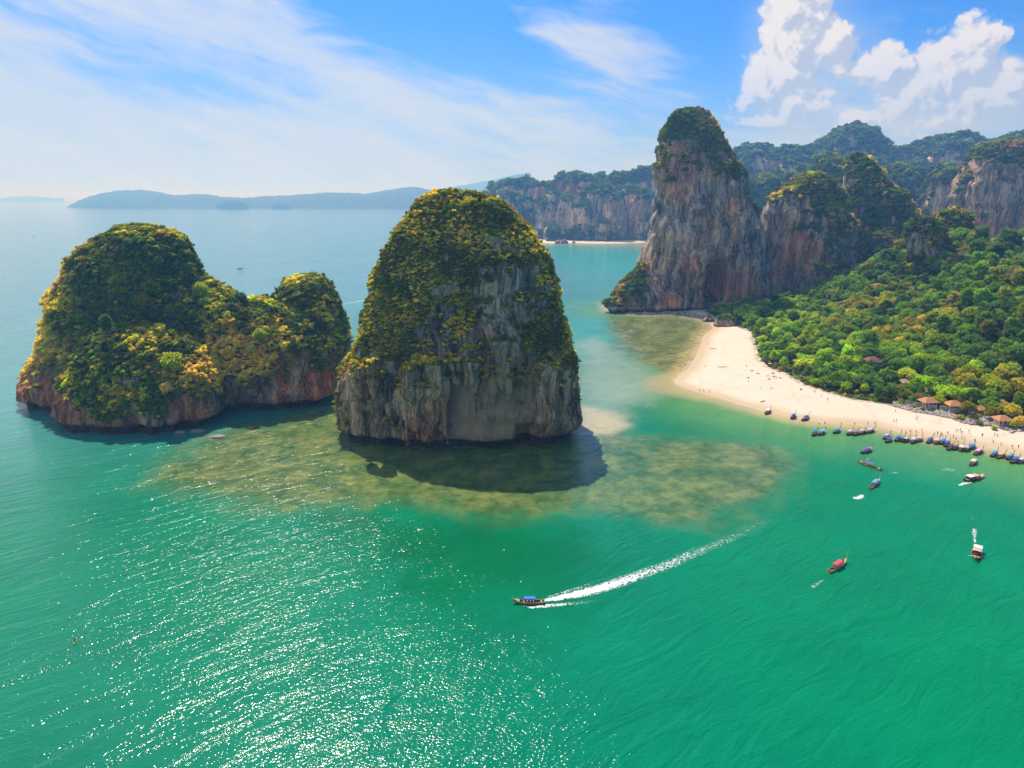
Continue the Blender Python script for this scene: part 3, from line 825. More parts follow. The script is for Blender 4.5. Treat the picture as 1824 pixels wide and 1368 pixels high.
# --- left island: broad dome, low shoulder, small pointed peak
A = [(392, 243, 262), (396, 225, 282), (401, 211, 302), (410, 196, 314), (420, 180, 322), (434, 160, 331), (448, 142, 340), (465, 128, 349), (483, 117, 356), (511, 101, 368), (540, 96, 384), (570, 88, 412),
     (600, 70, 430), (630, 54, 440), (655, 35, 450), (676, 26, 450), (700, 30, 448), (720, 40, 445), (738, 46, 440)]
Bq = [(486, 536, 549), (490, 524, 560), (497, 508, 578), (507, 501, 587), (521, 496, 594), (545, 490, 602), (563, 486, 607), (600, 478, 613), (627, 472, 617), (660, 474, 613), (690, 480, 604), (712, 488, 598)]
Cq = [(530, 398, 470), (540, 380, 500), (560, 350, 540), (600, 330, 585), (650, 330, 598), (690, 335, 598), (720, 340, 590)]
Fq_ = [(585, 205, 300), (610, 168, 345), (650, 140, 385), (690, 118, 398), (720, 112, 395), (755, 110, 385)]
A = [(p_, a_ + 24 * min(1, max(0, (p_ - 420) / 180)), b_) for p_, a_, b_ in A]
P2 = [loft(A, 396, 38, 2.3, 408, drop=9), loft(Bq, 422, 28, 2.6, 428, drop=8), loft(Cq, 398, 30, 2.6, 408, drop=4), loft(Fq_, 352, 27, 2.3, 370),
      loft([(508, 366, 384), (520, 360, 405), (535, 350, 430), (555, 345, 455), (600, 340, 500), (660, 330, 520)], 392, 26, 2.3, 402)]
for px_, top_, bot_, Yr in [(58, 690, 748, 366), (50, 700, 744, 368), (70, 690, 752, 364), (545, 640, 700, 398), (560, 640, 695, 399), (530, 650, 690, 396), (575, 650, 690, 400), (590, 640, 690, 402)]:
    x1, z1 = PY(px_, top_, Yr); x2, z2 = PY(px_, bot_, Yr); P2.append(spike(float(x2), Yr + 1, float(z1), float(max(z2, .8)), 2.4))
def left_bias(x, y, z):
    b_ = .62 * sstep(10, 26, z)
    bare = 1.5 * gauss(x, z, -266, 12, 34, 20) + 1.0 * gauss(x, z, -118, 18, 20, 24) + .2 * sstep(16, 8, z) + .35 * gauss(x, z, -150, 6, 30, 10)
    bluff = .15 * gauss(x, z, -225, 82, 22, 24)
    return b_ - bare - bluff + .12
left_rock = rock('island', P2, 1.15, m_rock_left, (-210, 390, 0), 5.0, 1.15, .85, 3.5, left_bias, rustz=lambda x, y, z: .55 * sstep(40, 8, z) * (.45 + gauss(x, z, -262, 12, 40, 20)),
                 warm=lambda x, y, z: .35 * sstep(40, 10, z), lumps=1.2)
tag(left_rock, 'long humped rock island with reddish undercut foot, broad dome and small pointed peak', 'island')
def left_tint(P, t):
    x, z = P[:, 0], P[:, 2]; n_ = fbm(x / 9, P[:, 1] / 9, z / 9, 3, 8)
    g_ = gauss(x, z, -268, 78, 16, 12) + gauss(x, z, -285, 60, 14, 16) + gauss(x, z, -278, 36, 26, 14) + .95 * gauss(x, z, -158, 34, 18, 16) + gauss(x, z, -150, 28, 24, 7) + .6 * gauss(x, z, -255, 95, 12, 6) + .8 * gauss(x, z, -292, 22, 12, 10)
    t = blend_to(t, 'gold', np.clip(g_ * 1.2 + n_ * .7 - .15, 0, .9))
    t = np.minimum(t * np.array([1.45, 1.3, 1.3]), .85)
    return blend_to(t, 'dark', np.clip(.45 * gauss(x, z, -222, 80, 28, 26), 0, 1))
s2 = scatter('island_shrubs', *plants_on(left_rock, 11500, (.8, 2.2), ['dark', 'blue', 'green', 'lime', 'olive', 'brown', 'yellow'], [.30, .10, .26, .10, .14, .02, .06], tintf=left_tint, thr=.40), C_SHRUB)
tag(s2, 'dense green and golden scrub covering the long humped island', 'shrubs', kind='stuff')

# --- tall cliff tower on the headland
T1 = [(189, 1222, 1238), (193, 1208, 1250), (200, 1197, 1257), (215, 1187, 1267), (230, 1181, 1275), (262, 1173, 1291), (285, 1171, 1305), (304, 1171, 1317), (337, 1170, 1332), (363, 1169, 1341), (380, 1166, 1346),
      (405, 1160, 1356), (438, 1146, 1360), (463, 1138, 1362), (488, 1140, 1363), (520, 1137, 1364), (550, 1133, 1362)]
S1 = [(470, 1146, 1160), (488, 1132, 1185), (505, 1112, 1210), (522, 1101, 1230), (540, 1096, 1240), (556, 1096, 1244)]
S2 = [(535, 1084, 1100), (545, 1080, 1108), (556, 1082, 1112)]
T2 = [(313, 1446, 1462), (318, 1430, 1474), (327, 1414, 1484), (343, 1392, 1488), (359, 1371, 1492), (380, 1364, 1500), (405, 1361, 1516), (455, 1362, 1522), (500, 1364, 1520), (547, 1366, 1514)]
P3 = [loft(T1, 768, 46, 2.9, 772, q=.9, drop=6), loft(S1, 735, 20, 2.2, 742), loft(S2, 722, 6, 2.0)]
P3 += [dome(float(G(px_, 556)[0]), 716 + k * 1.5, rx_, 5, zt_, -2) for k, (px_, rx_, zt_) in enumerate([(1090, 5, 5), (1100, 6, 8), (1118, 7, 7), (1140, 8, 9), (1166, 8, 7), (1200, 9, 6), (1225, 7, 6)])]
kx, kz = PY(1278, 505, 725)
kx2, kz2 = PY(1240, 530, 722)
def t_bias(x, y, z):
    return .44 * sstep(168, 200, z + .25 * np.abs(x - 200)) + .42 * sstep(136, 122, x) * sstep(60, 20, z) + .5 * sstep(133, 125, x) * sstep(745, 760, y) * .5 - .55 * sstep(150, 120, z) * sstep(140, 150, x) + .35 * sstep(232, 250, x + (z - 60) * .15) * sstep(60, 30, z)
tower = rock('limestone_tower', P3, 1.7, m_rock_big, (200, 768, 0), 11.0, 1.9, .8, 2.5, t_bias, rustz=lambda x, y, z: .5 * gauss(x, z, 165, 155, 18, 40) + .18 * sstep(100, 30, z),
             warm=lambda x, y, z: .02 + .30 * gauss(x, z, 195, 60, 40, 40), dents=((float(kx), 725, float(kz) - 2, 12, 24, 42), (float(kx2), 722, float(kz2), 6, 9, 10), (150, 722, 150, 7, 10, 5)), lumps=.7)
tag(tower, 'tallest limestone tower with rust streaked face, cave at its foot and scrub on top', 'cliff')
s3 = scatter('tower_shrubs', *plants_on(tower, 4200, (1.2, 2.6), ['dark', 'green', 'olive', 'brown', 'gold'], [.34, .24, .30, .06, .06], patch=30, thr=.47), C_SHRUB)
tag(s3, 'green and brown scrub on the crown and ledges of the tallest tower', 'shrubs', kind='stuff')

def t2_bias(x, y, z): return .55 * sstep(128, 142, z) + .22 * sstep(356, 372, x) - .35 * sstep(345, 330, x) * sstep(130, 118, z) + .3 * gauss(x, z, 335, 40, 25, 18)
tower2 = rock('limestone_tower', [loft(T2, 800, 34, 2.7, 806, q=.9)], 1.9, m_rock_big, (340, 800, 0), 21.0, 1.9, .8, 0, t2_bias, rustz=lambda x, y, z: .30 * gauss(x, z, 330, 60, 30, 30), lumps=.7)
tag(tower2, 'shorter flat faced tower standing close against the tallest one', 'cliff')
s4 = scatter('tower_shrubs', *plants_on(tower2, 1700, (1.6, 3.6), ['dark', 'green', 'olive', 'gold', 'lime'], [.3, .2, .28, .14, .08], patch=30, thr=.45), C_SHRUB)
tag(s4, 'scrub and small trees on the shorter tower beside the tallest one', 'shrubs', kind='stuff')

T3 = [(281, 1530, 1540), (287, 1522, 1548), (298, 1515, 1555), (312, 1510, 1562), (329, 1506, 1572), (345, 1496, 1590), (360, 1493, 1605), (380, 1492, 1617), (410, 1490, 1626), (450, 1490, 1636), (500, 1485, 1650)]
tower3 = rock('limestone_tower', [loft(T3, 860, 45, 2.3, 870, q=.9), dome(430, 855, 34, 30, 118)], 2.1, m_rock_big, (430, 860, 0), 31.0, 1.9, .9, 0, lambda x, y, z: .0 + .35 * sstep(110, 70, z) + .3 * sstep(128, 145, z), lumps=1.0)
tag(tower3, 'pointed tower overgrown with trees behind the flat faced one', 'cliff')
s5 = scatter('tower_shrubs', *plants_on(tower3, 2600, (2.4, 5.4), ['dark', 'green', 'olive', 'lime', 'gold'], [.32, .28, .26, .08, .06], patch=30, thr=.4), C_SHRUB)
tag(s5, 'trees and scrub climbing the pointed tower', 'shrubs', kind='stuff')

T4 = [(388, 1637, 1650), (392, 1628, 1660), (400, 1624, 1668), (415, 1621, 1676), (440, 1619, 1680), (475, 1612, 1684), (500, 1606, 1690)]
pin = rock('rock_pinnacle', [loft(T4, 640, 14, 2.4)], 1.3, m_rock, (395, 640, 0), 41.0, 1.3, .8, 0, lambda x, y, z: .30 + .3 * sstep(92, 102, z), lumps=1.5)
tag(pin, 'small grey rock knob poking out of the forested slope', 'rock')
s6 = scatter('pinnacle_shrubs', *plants_on(pin, 600, (1.4, 3.0), ['dark', 'green', 'olive', 'yellow'], [.3, .3, .3, .1], thr=.4), C_SHRUB)
tag(s6, 'scrub on the small grey rock knob in the forest', 'shrubs', kind='stuff')
T4b = [(376, 1690, 1702), (382, 1680, 1712), (395, 1676, 1722), (415, 1670, 1732), (450, 1660, 1744), (480, 1650, 1750)]
pin2 = rock('rock_pinnacle', [loft(T4b, 690, 22, 2.2)], 1.8, m_rock, (450, 690, 0), 43.0, 1.5, .8, 0, lambda x, y, z: .55 + z * 0, lumps=1.0)
tag(pin2, 'rounded tree covered knoll behind the small grey rock knob', 'hillock')
s7 = scatter('knoll_shrubs', *plants_on(pin2, 900, (2.4, 5.0), ['dark', 'green', 'olive', 'gold'], [.35, .25, .25, .15], thr=.35), C_SHRUB)
tag(s7, 'trees covering the rounded knoll behind the grey knob', 'shrubs', kind='stuff')

T5 = [(258, 1790, 1850), (262, 1768, 1880), (270, 1750, 1900), (285, 1738, 1910), (308, 1724, 1915), (330, 1716, 1920), (350, 1711, 1925), (380, 1708, 1930), (415, 1712, 1935), (450, 1712, 1940)]
cliff5 = rock('limestone_cliff', [loft(T5, 1180, 60, 3.0, 1190, q=.7)], 2.8, m_rock_big, (870, 1180, 0), 51.0, 2.6, .8, 0,
              lambda x, y, z: .6 * sstep(165, 185, z + (x - 850) * .15) - .25 + .25 * gauss(x, z, 905, 110, 25, 40), warm=lambda x, y, z: .25, rustz=lambda x, y, z: .25 * sstep(120, 80, z), lumps=.8)
tag(cliff5, 'broad pale streaked cliff block rising above the forest at the picture edge', 'cliff')
s8 = scatter('cliff_trees', *plants_on(cliff5, 1500, (3.2, 6.5), ['dark', 'green', 'olive', 'brown'], [.4, .3, .2, .1], patch=40, thr=.5), C_SHRUB)
tag(s8, 'trees on the brow of the broad pale streaked cliff block', 'shrubs', kind='stuff')

# --- far ranges: many overlapping karst domes whose tops follow the skyline of the photograph
def range_parts(sky, Y0, Yspread, w, n, seed, base_px=None, extra=()):
    rr = random.Random(seed); parts = []
    xs = [p[0] for p in sky]; ys = [p[1] for p in sky]
    for k in range(n):
        px = xs[0] + (xs[-1] - xs[0]) * (k + .5) / n + rr.uniform(-2, 2)
        Yd = Y0 + rr.uniform(0, Yspread)
        py = float(np.interp(px, xs, ys)) + rr.choice([0, 0, 1, 4, 9])
        x, z = PY(px, py, Yd); rx = w * rr.uniform(.45, 1.1)
        parts.append(dome(float(x), Yd, rx, rx * rr.uniform(.8, 1.2), float(z), -6, 2.5, 22, 14, rr.uniform(.12, .30)))
    for (px, py, Yd, rx) in extra:
        x, z = PY(px, py, Yd); parts.append(dome(float(x), Yd, rx, rx, float(z), -6, 2.5, 24, 16, .26))
    return parts
sky_l = [(866, 352), (872, 336), (885, 328), (905, 324), (925, 320), (948, 320), (958, 330), (970, 338), (976, 330), (990, 325), (998, 323), (1008, 314), (1022, 311), (1040, 312), (1050, 316), (1058, 320), (1066, 314), (1078, 315), (1088, 320),
         (1098, 310), (1104, 305), (1116, 309), (1130, 304), (1146, 304), (1160, 299), (1180, 300), (1230, 296)]
rl = rock('karst_ridge', range_parts(sky_l, 2180, 130, 46, 50, 3, extra=[(985, 342, 2060, 48), (1010, 350, 2020, 34), (1065, 332, 2020, 56), (1090, 345, 1990, 40), (905, 345, 2120, 45), (935, 352, 2090, 40), (1120, 335, 2060, 55), (1150, 345, 2020, 50), (1040, 365, 1985, 34), (1075, 395, 1950, 24), (980, 400, 1950, 22)]), 6.0, m_rock_far,
          (150, 2150, 0), 61.0, 4.5, .8, 0, lambda x, y, z: -.30 + .55 * sstep(135, 172, z) + .7 * sstep(34, 14, z), rustz=lambda x, y, z: .15, warm=lambda x, y, z: .4, lumps=.9)
tag(rl, 'hazy blue ridge of wooded cliffs across the far bay behind the blunt stack', 'cliffs')
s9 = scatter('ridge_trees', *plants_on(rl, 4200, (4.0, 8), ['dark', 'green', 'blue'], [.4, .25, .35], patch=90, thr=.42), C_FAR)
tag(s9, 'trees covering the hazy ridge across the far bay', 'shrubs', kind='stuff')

sky_r = [(1300, 278), (1312, 270), (1326, 263), (1345, 259), (1360, 263), (1372, 277), (1385, 272), (1402, 267), (1420, 264), (1440, 262), (1460, 257), (1478, 250), (1495, 240), (1508, 230), (1520, 224), (1532, 225), (1543, 234), (1556, 246), (1572, 262), (1590, 266), (1610, 268),
         (1628, 265), (1645, 260), (1660, 250), (1680, 243), (1702, 240), (1725, 241), (1742, 246), (1755, 254), (1772, 253), (1790, 248), (1805, 240), (1818, 236), (1840, 232), (1880, 228), (1930, 240)]
rr_ = rock('karst_ridge', range_parts(sky_r, 2200, 160, 58, 64, 5, extra=[(1520, 232, 2180, 110), (1340, 275, 2080, 60), (1700, 258, 2080, 95), (1420, 282, 2100, 70), (1480, 275, 2120, 80), (1560, 285, 2060, 80), (1630, 290, 2040, 70), (1760, 280, 2040, 70)]), 7.0, m_rock_far,
           (1100, 2250, 0), 71.0, 5.0, .8, 0, lambda x, y, z: -.30 + .45 * sstep(215, 270, z), warm=lambda x, y, z: .3, lumps=.9)
tag(rr_, 'bluish mountain skyline with a peaked summit behind the towers', 'mountains')
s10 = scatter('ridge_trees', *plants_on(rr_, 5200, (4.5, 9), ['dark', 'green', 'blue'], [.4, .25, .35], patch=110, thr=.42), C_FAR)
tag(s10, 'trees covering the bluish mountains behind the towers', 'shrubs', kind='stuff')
# middle distance knobs between towers and mountains
def knob(px, top, bot, wl, wr, Yd, D, seed, label, n=700):
    h = bot - top
    rows = [(top, px - .08 * wl, px + .08 * wr), (top + .04 * h, px - .40 * wl, px + .40 * wr), (top + .12 * h, px - .65 * wl, px + .65 * wr), (top + .3 * h, px - .85 * wl, px + .88 * wr), (top + .6 * h, px - wl, px + wr), (bot, px - 1.08 * wl, px + 1.08 * wr)]
    x, _ = PY(px, top, Yd)
    o = rock('karst_hump', [loft(rows, Yd, D, 2.4, lv=30, seg=30)], Yd / 360, m_rock_far, (float(x), Yd, 0), seed, Yd / 500, .8, 0, lambda x, y, z: .18 + .3 * sstep(float(PY(px, top + .25 * h, Yd)[1]) - 10, float(PY(px, top, Yd)[1]), z), warm=lambda x, y, z: .3, lumps=.9)
    tag(o, label, 'cliff')
    s = scatter('hump_trees', *plants_on(o, n, (Yd / 380, Yd / 200), ['dark', 'green', 'olive', 'blue'], [.4, .3, .15, .15], patch=60, thr=.45), C_FAR)
    tag(s, label.replace(label.split()[0], 'trees on the ' + label.split()[0], 1)[:90], 'shrubs', kind='stuff')
knob(1362, 312, 400, 26, 22, 1500, 45, 81, 'low cliff knob seen just past the shoulder of the tallest tower')
knob(1474, 279, 350, 24, 30, 1350, 45, 82, 'bare fronted knob showing between the flat faced tower and the pointed one')
knob(1402, 312, 400, 20, 20, 1620, 40, 85, 'rounded wooded knob in the dip above the flat faced tower')
knob(1688, 297, 400, 30, 30, 1420, 50, 83, 'narrow upright knob standing beside the broad pale cliff block')
knob(1600, 300, 400, 60, 55, 1550, 60, 84, 'dark wooded hump behind the pointed tower')
knob(1440, 300, 400, 32, 30, 1750, 50, 86, 'wooded hump under the mountain skyline above the flat faced tower')

# --- very far peninsula and islets across the sea
def far_ridge(name, sky, Yd, depth, label, cat, kind, seed, colr, waterline=None):
    xs = [p[0] for p in sky]; n = max(12, int((xs[-1] - xs[0]) / 2.2)); m = 9
    V = []
    for i in range(n + 1):
        px = xs[0] + (xs[-1] - xs[0]) * i / n; py = float(np.interp(px, xs, [p[1] for p in sky]))
        x, z = PY(px, py, Yd); z = max(float(z), 0) + (3.2 * perlin(np.array(px / 7.3), seed + .37, .5) + 1.6 * perlin(np.array(px / 2.9), seed + .61, 1.5)) * Yd / 4000
        e = min(1, 8 * i / n, 8 * (n - i) / n)
        for j in range(m):
            t = j / (m - 1); prof = math.sin(math.pi * min(1, t * 1.0)) ** .7 if 0 < t < 1 else 0
            yy = Yd + (t - .5) * depth * (.3 + .7 * e)
            V.append((float(x) * yy / Yd, yy, max(z, 0) * prof - 3 * (prof == 0)))
    F = [(i * m + j, (i + 1) * m + j, (i + 1) * m + j + 1, i * m + j + 1) for i in range(n) for j in range(m - 1)]
    o = obj(name, mesh_np(name, V, F, colr)); 
    if kind == 'structure': tag(o, kind='structure')
    else: tag(o, label, cat)
m_farhill = simple('far_forest', (.045, .065, .035), .9, .1, .5, .012)
far_ridge('hills', [(505, 366), (600, 352), (700, 345), (790, 336), (830, 329), (870, 322), (905, 314), (925, 310), (944, 307), (950, 321), (962, 330), (980, 350), (1000, 362)], 13500, 2500, None, None, 'structure', 2.0, m_farhill)
far_ridge('hills', [(119, 368), (130, 362), (150, 353), (180, 344), (210, 339), (250, 338), (285, 342), (310, 348), (345, 346), (370, 346), (400, 351), (440, 352), (480, 349), (530, 347), (580, 343), (620, 343), (650, 345), (680, 340), (712, 335), (740, 332), (765, 338), (800, 343), (840, 340), (860, 350), (900, 358)], 8800, 1500, None, None, 'structure', 3.0, m_farhill)
far_ridge('hills', [(0, 353), (30, 350), (60, 349), (90, 352), (115, 353)], 21000, 3000, None, None, 'structure', 5.0, m_farhill)
far_ridge('islet', [(386, 365), (395, 358), (410, 355), (425, 356), (437, 361), (443, 366)], 7700, 260, 'small wooded islet off the hazy peninsula, larger of the two', 'islet', 'thing', 7.0, m_farhill)
far_ridge('islet', [(483, 366), (492, 362), (503, 361), (512, 364), (518, 366)], 7700, 180, 'tiny low islet off the hazy peninsula, smaller of the two', 'islet', 'thing', 8.0, m_farhill)
# ------------------------------------------------------------------ forest on the mainland
def jitter_grid(x0, x1, y0, y1, st):
    gx, gy = np.meshgrid(np.arange(x0, x1, st), np.arange(y0, y1, st * .87))
    gx = gx + (np.arange(gx.shape[0])[:, None] % 2) * st * .5
    return (gx + RNG.uniform(-.36, .36, gx.shape) * st).ravel(), (gy + RNG.uniform(-.36, .36, gy.shape) * st).ravel()
def to_px(x, y, z):
    d = y * CP - (z - CAM_H) * SP; v = y * SP + (z - CAM_H) * CP
    return 912 + FPX * x / d, 684 - FPX * v / d, d
CLEAR = []                        # (x, y, r): ground kept free for the bungalows and steps
BUNGALOWS = [(1652, 722, 0.10, 9.5, 7.5), (1697, 728, -.05, 9.0, 7.5), (1744, 736, .15, 6.5, 6.0), (1784, 752, .0, 8.5, 7.0), (1780, 728, .2, 7.5, 6.0), (1640, 704, -.2, 8.5, 7.0), (1608, 690, .3, 7.0, 6.0)]
for q in BUNGALOWS:
    bx, by = G(q[0], q[1], 4.0); CLEAR.append((float(bx), float(by), 6.2))
    CLEAR.append((float(bx) - .25 * 6, float(by) - 8, 3.8))
villa = tuple(float(v) for v in G(1560, 646, 10.0)); CLEAR += [(villa[0], villa[1], 9), (villa[0] - 3, villa[1] - 11, 7), (villa[0] - 6, villa[1] - 20, 5)]
stair = tuple(float(v) for v in G(1668, 733, 3.0)); CLEAR.append((stair[0], stair[1] + 5, 4))

fx, fy = jitter_grid(60, 900, 270, 1150, 8.4)
dvf = poly_sd(VEG, fx, fy)
keep = dvf > 2.2
fx, fy, dvf = fx[keep], fy[keep], dvf[keep]
px_, py_, dd_ = to_px(fx, fy, 5.0)
keep = (px_ > 1180) & (px_ < 2020) & ~((fy > 900) & (fx < 380))
for (cx_, cy_, cr_) in CLEAR: keep &= np.hypot(fx - cx_, fy - cy_) > cr_
def foot(poly_rows_x0, x1, y0, y1): return (fx > poly_rows_x0) & (fx < x1) & (fy > y0) & (fy < y1)
keep &= ~foot(135, 272, 725, 830) & ~foot(280, 395, 772, 835) & ~foot(372, 412, 632, 655)
fx, fy, dvf = fx[keep], fy[keep], dvf[keep]
fz = terrain_h(fx, fy)
nearby = fy < 640
rad_ = np.where(nearby, RNG.uniform(3.3, 6.6, len(fx)), RNG.uniform(4.6, 8.2, len(fx)))
rad_ = np.where((fx < 330) & (fy > 640), rad_ * .72, rad_)
rad_ = np.where(dvf < 14, rad_ * .70, rad_) * (1 + .25 * np.clip(fbm(fx / 40, fy / 40, 3.3, 2), -1, 1))
P_ = np.stack([fx, fy, fz], -1)
# zones: light green lowland behind the spit, darker slope above the boulders
low = sstep(330, 250, fx - .12 * (fy - 500))
tints = palette(['dark', 'green', 'olive', 'lime', 'brown'], [.24, .42, .20, .12, .02], len(fx), P_, 24, 1.2, 4.0)
tlow = palette(['green', 'dark', 'lime', 'lime', 'yellow'], [.44, .14, .26, .13, .03], len(fx), P_, 20, 1.2, 6.0)
tints = tints * (1 - low[:, None]) + tlow * low[:, None]
tints = tints * np.array([.84, 1.06, 1.0])
lime_spot = np.clip(1.2 * gauss(fx, fy, *G(1590, 615, 8), 34, 24) + 1.0 * gauss(fx, fy, *G(1545, 570, 8), 22, 26) + .9 * gauss(fx, fy, *G(1730, 690, 8), 30, 10) + .8 * gauss(fx, fy, *G(1800, 705, 8), 18, 12) + .5 * gauss(fx, fy, *G(1480, 585, 6), 30, 26), 0, 1)
limes = np.array([PAL[q] for q in np.where(RNG.random(len(fx)) < .55, 'lime', 'yellow')]) * RNG.uniform(.6, 1.0, (len(fx), 1))
m_ = (RNG.random(len(fx)) < lime_spot)
tints = np.where(m_[:, None], limes, tints)
order = np.argsort(-(rad_ / dd_[keep] if len(dd_) == len(keep) else rad_ / fy))
tpx, tpy, tdd = to_px(fx, fy, fz + 6)
inview = (tpx > 1190) & (tpx < 1835)
order = np.argsort(-(rad_ / tdd) * inview)
first = set(order[:300].tolist())

# a handful of crowns, shared by the three hundred nearest trees
crowns, kinds = [], []
for k, (nm, lb, cards, shp, zc) in enumerate([('round', 16, 42, (1, 1, .82), 1.05), ('round', 15, 42, (.95, 1.05, .75), .95), ('spreading', 17, 40, (1.12, 1.12, .50), .95),
                                              ('round', 14, 44, (1, .95, .95), 1.15), ('columnar', 13, 42, (.62, .62, 1.35), 1.55), ('bushy', 14, 40, (1, 1, .78), .62)]):
    V_, F_, L_ = leaf_crown(500 + k, lb, cards, .115, shp, zc=zc)
    crowns.append((crown_mesh('crown', V_, F_, L_, [m_leaf_o]), trunk_mb(zc * .95, .085, (RNG.uniform(-.1, .1), RNG.uniform(-.1, .1)), 6, k, .45).mesh('trunk', m_bark)))
    kinds.append(nm)
bare = MB()
rb = random.Random(5)
def branch(b, p, d, L, r, depth):
    q = p + d * L; b.tube([p, (p + q) / 2 + Vector((rb.uniform(-.03, .03), rb.uniform(-.03, .03), 0)), q], [r, r * .8, r * .6], 4, cap=False)
    if depth:
        for _ in range(4 if depth > 1 else 3):
            nd = (d + Vector((rb.uniform(-.9, .9), rb.uniform(-.9, .9), rb.uniform(-.1, .7)))).normalized(); branch(b, q, nd, L * .66, r * .6, depth - 1)
branch(bare, Vector((0, 0, -.3)), Vector((0, 0, 1)), .95, .06, 4)
bare_me = bare.mesh('branches', m_bark_pale)

def tree_words(t):
    r_, g_, b_ = t; 
    if g_ > .16 and r_ > .17: return 'yellow green'
    if g_ > .12: return 'lime green'
    if r_ > g_ * 1.02: return 'brownish' if g_ < .11 else 'golden'
    if g_ > .072: return 'mid green'
    return 'dark green'
def zone_words(x, y, z, dv):
    px, py, _ = to_px(x, y, z)
    if dv < 16:
        if px < 1345: return 'by the boulder at the inner end of the spit', 'spit boulder edge'
        if px < 1420: return 'along the sand edge by the parasols', 'sand edge by parasols'
        if px < 1490: return 'on the beach edge just past the parasols', 'beach edge past parasols'
        if px < 1560: return 'leaning over the straight beach edge', 'straight beach edge'
        if px < 1610: return 'where the stone wall begins', 'start of the stone wall'
        if px < 1700: return 'in the garden above the stone wall', 'bungalow garden'
        return 'above the boulder bank', 'boulder bank top'
    if abs(px - 1560) < 45 and 590 < py < 680: return 'around the brown roofed villa', 'villa garden'
    col_ = 'below the tallest tower' if px < 1400 else 'below the flat faced tower' if px < 1500 else 'above the villa' if px < 1600 else 'above the first bungalows' if px < 1700 else 'above the boulder bank' if px < 1770 else 'by the picture edge'
    if dv < 60:
        if px < 1400: return 'in the low wood close to the spit', 'low wood'
        if px < 1500: return 'in the low wood seaward of the villa', 'low wood'
        if px < 1620: return 'in the wood between villa and beach', 'wood below the villa'
        return ('in the wood behind the first bungalows', 'wood behind bungalows') if px < 1700 else ('in the wood behind the last bungalows', 'wood behind bungalows')
    row_ = 'low' if py > 640 else 'halfway up' if py > 570 else 'high'
    if px < 1500: return f'in the bright wood {col_}', 'lowland wood'
    return f'{row_} on the slope {col_}', 'forested slope'
grove = []
for i in sorted(first):
    x, y, z = P_[i]; dv = dvf[i]; k = int(RNG.integers(0, 4))
    if dv < 10 and RNG.random() < .45: k = 5
    elif RNG.random() < .06 or (tpx[i] > 1740 and tpy[i] < 705 and RNG.random() < .45): k = 4
    cm, tm = crowns[k]
    s = float(rad_[i]) * (1.12 if k == 4 else 1)
    e = empty('broadleaf_tree', (x, y, z - .3), float(RNG.uniform(0, 6.28))); e.scale = (s * RNG.uniform(.88, 1.15), s * RNG.uniform(.88, 1.15), s * RNG.uniform(.9, 1.2))
    c = obj('crown', cm, e); c.color = (*[float(v) for v in tints[i]], 1); obj('trunk', tm, e)
    zw, zg = zone_words(x, y, z, dv); kw = {'round': 'round', 'spreading': 'flat topped', 'columnar': 'narrow', 'bushy': 'bushy'}[kinds[k]]
    tw = tree_words(tints[i]); sz = 'small ' if s < 4.0 else 'large ' if s > 6.0 else ''
    grove.append((float(tpx[i]), e, f'{sz}{tw} {kw} tree {zw}', f'{kw} trees, {zg}', tw))
cnt = {}
for g_ in grove: cnt[g_[2]] = cnt.get(g_[2], 0) + 1
gxy = np.array([g_[1].location[:2] for g_ in grove]); gcol = [g_[4] for g_ in grove]
def beside(i):
    d = np.hypot(*(gxy - gxy[i]).T); d[i] = 1e9; return gcol[int(np.argmin(d))]
grove = [g_[:2] + ((g_[2] + f', beside {beside(i)} one') if cnt[g_[2]] > 3 else g_[2],) + g_[3:] for i, g_ in enumerate(grove)]
by_lab = {}
for g_ in grove: by_lab.setdefault(g_[2], []).append(g_)
for lab, lst in by_lab.items():
    lst.sort(key=lambda t_: t_[0]); words = {1: [''], 2: [', left of two', ', right of two'], 3: [', left of three', ', middle of three', ', right of three']}.get(len(lst), [''] * len(lst))
    for (_, e, lb, gp, _c), w_ in zip(lst, words): tag(e, ' '.join((lb + w_ if len((lb + w_).split()) <= 16 else lb).split()[:16]), 'tree', gp)
rest = np.array([i for i in range(len(fx)) if i not in first])
n_ = len(rest)
rot = np.stack([RNG.normal(size=n_) * .06, RNG.normal(size=n_) * .06, RNG.uniform(0, 6.28, n_)], -1)
S_ = rad_[rest][:, None] * RNG.uniform(.88, 1.2, (n_, 3))
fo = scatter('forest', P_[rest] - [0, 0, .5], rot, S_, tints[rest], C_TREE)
tag(fo, 'forest of mixed green trees running back from the beach to the towers', 'forest', kind='stuff')
# undergrowth between the trunks and a fringe of low bushes along the sand
ux, uy = jitter_grid(90, 620, 300, 760, 4.6); du = poly_sd(VEG, ux, uy)
ok = (du > -.6) & (du < 190)
for (cx_, cy_, cr_) in CLEAR: ok &= np.hypot(ux - cx_, uy - cy_) > cr_ * .8
ok &= ~((ux > 135) & (ux < 272) & (uy > 725))
ux, uy, du = ux[ok], uy[ok], du[ok]
Pu = np.stack([ux, uy, terrain_h(ux, uy)], -1); n_ = len(ux)
uf = scatter('undergrowth', Pu, np.stack([np.zeros(n_), np.zeros(n_), RNG.uniform(0, 6.28, n_)], -1), (RNG.uniform(1.2, 2.6, n_) * np.where(du < 4, .7, 1))[:, None] * RNG.uniform(.8, 1.2, (n_, 3)),
             palette(['dark', 'green', 'olive', 'lime'], [.35, .3, .2, .15], n_, Pu, 15), C_SHRUB)
tag(uf, 'low bushes under and in front of the forest trees', 'undergrowth', kind='stuff')
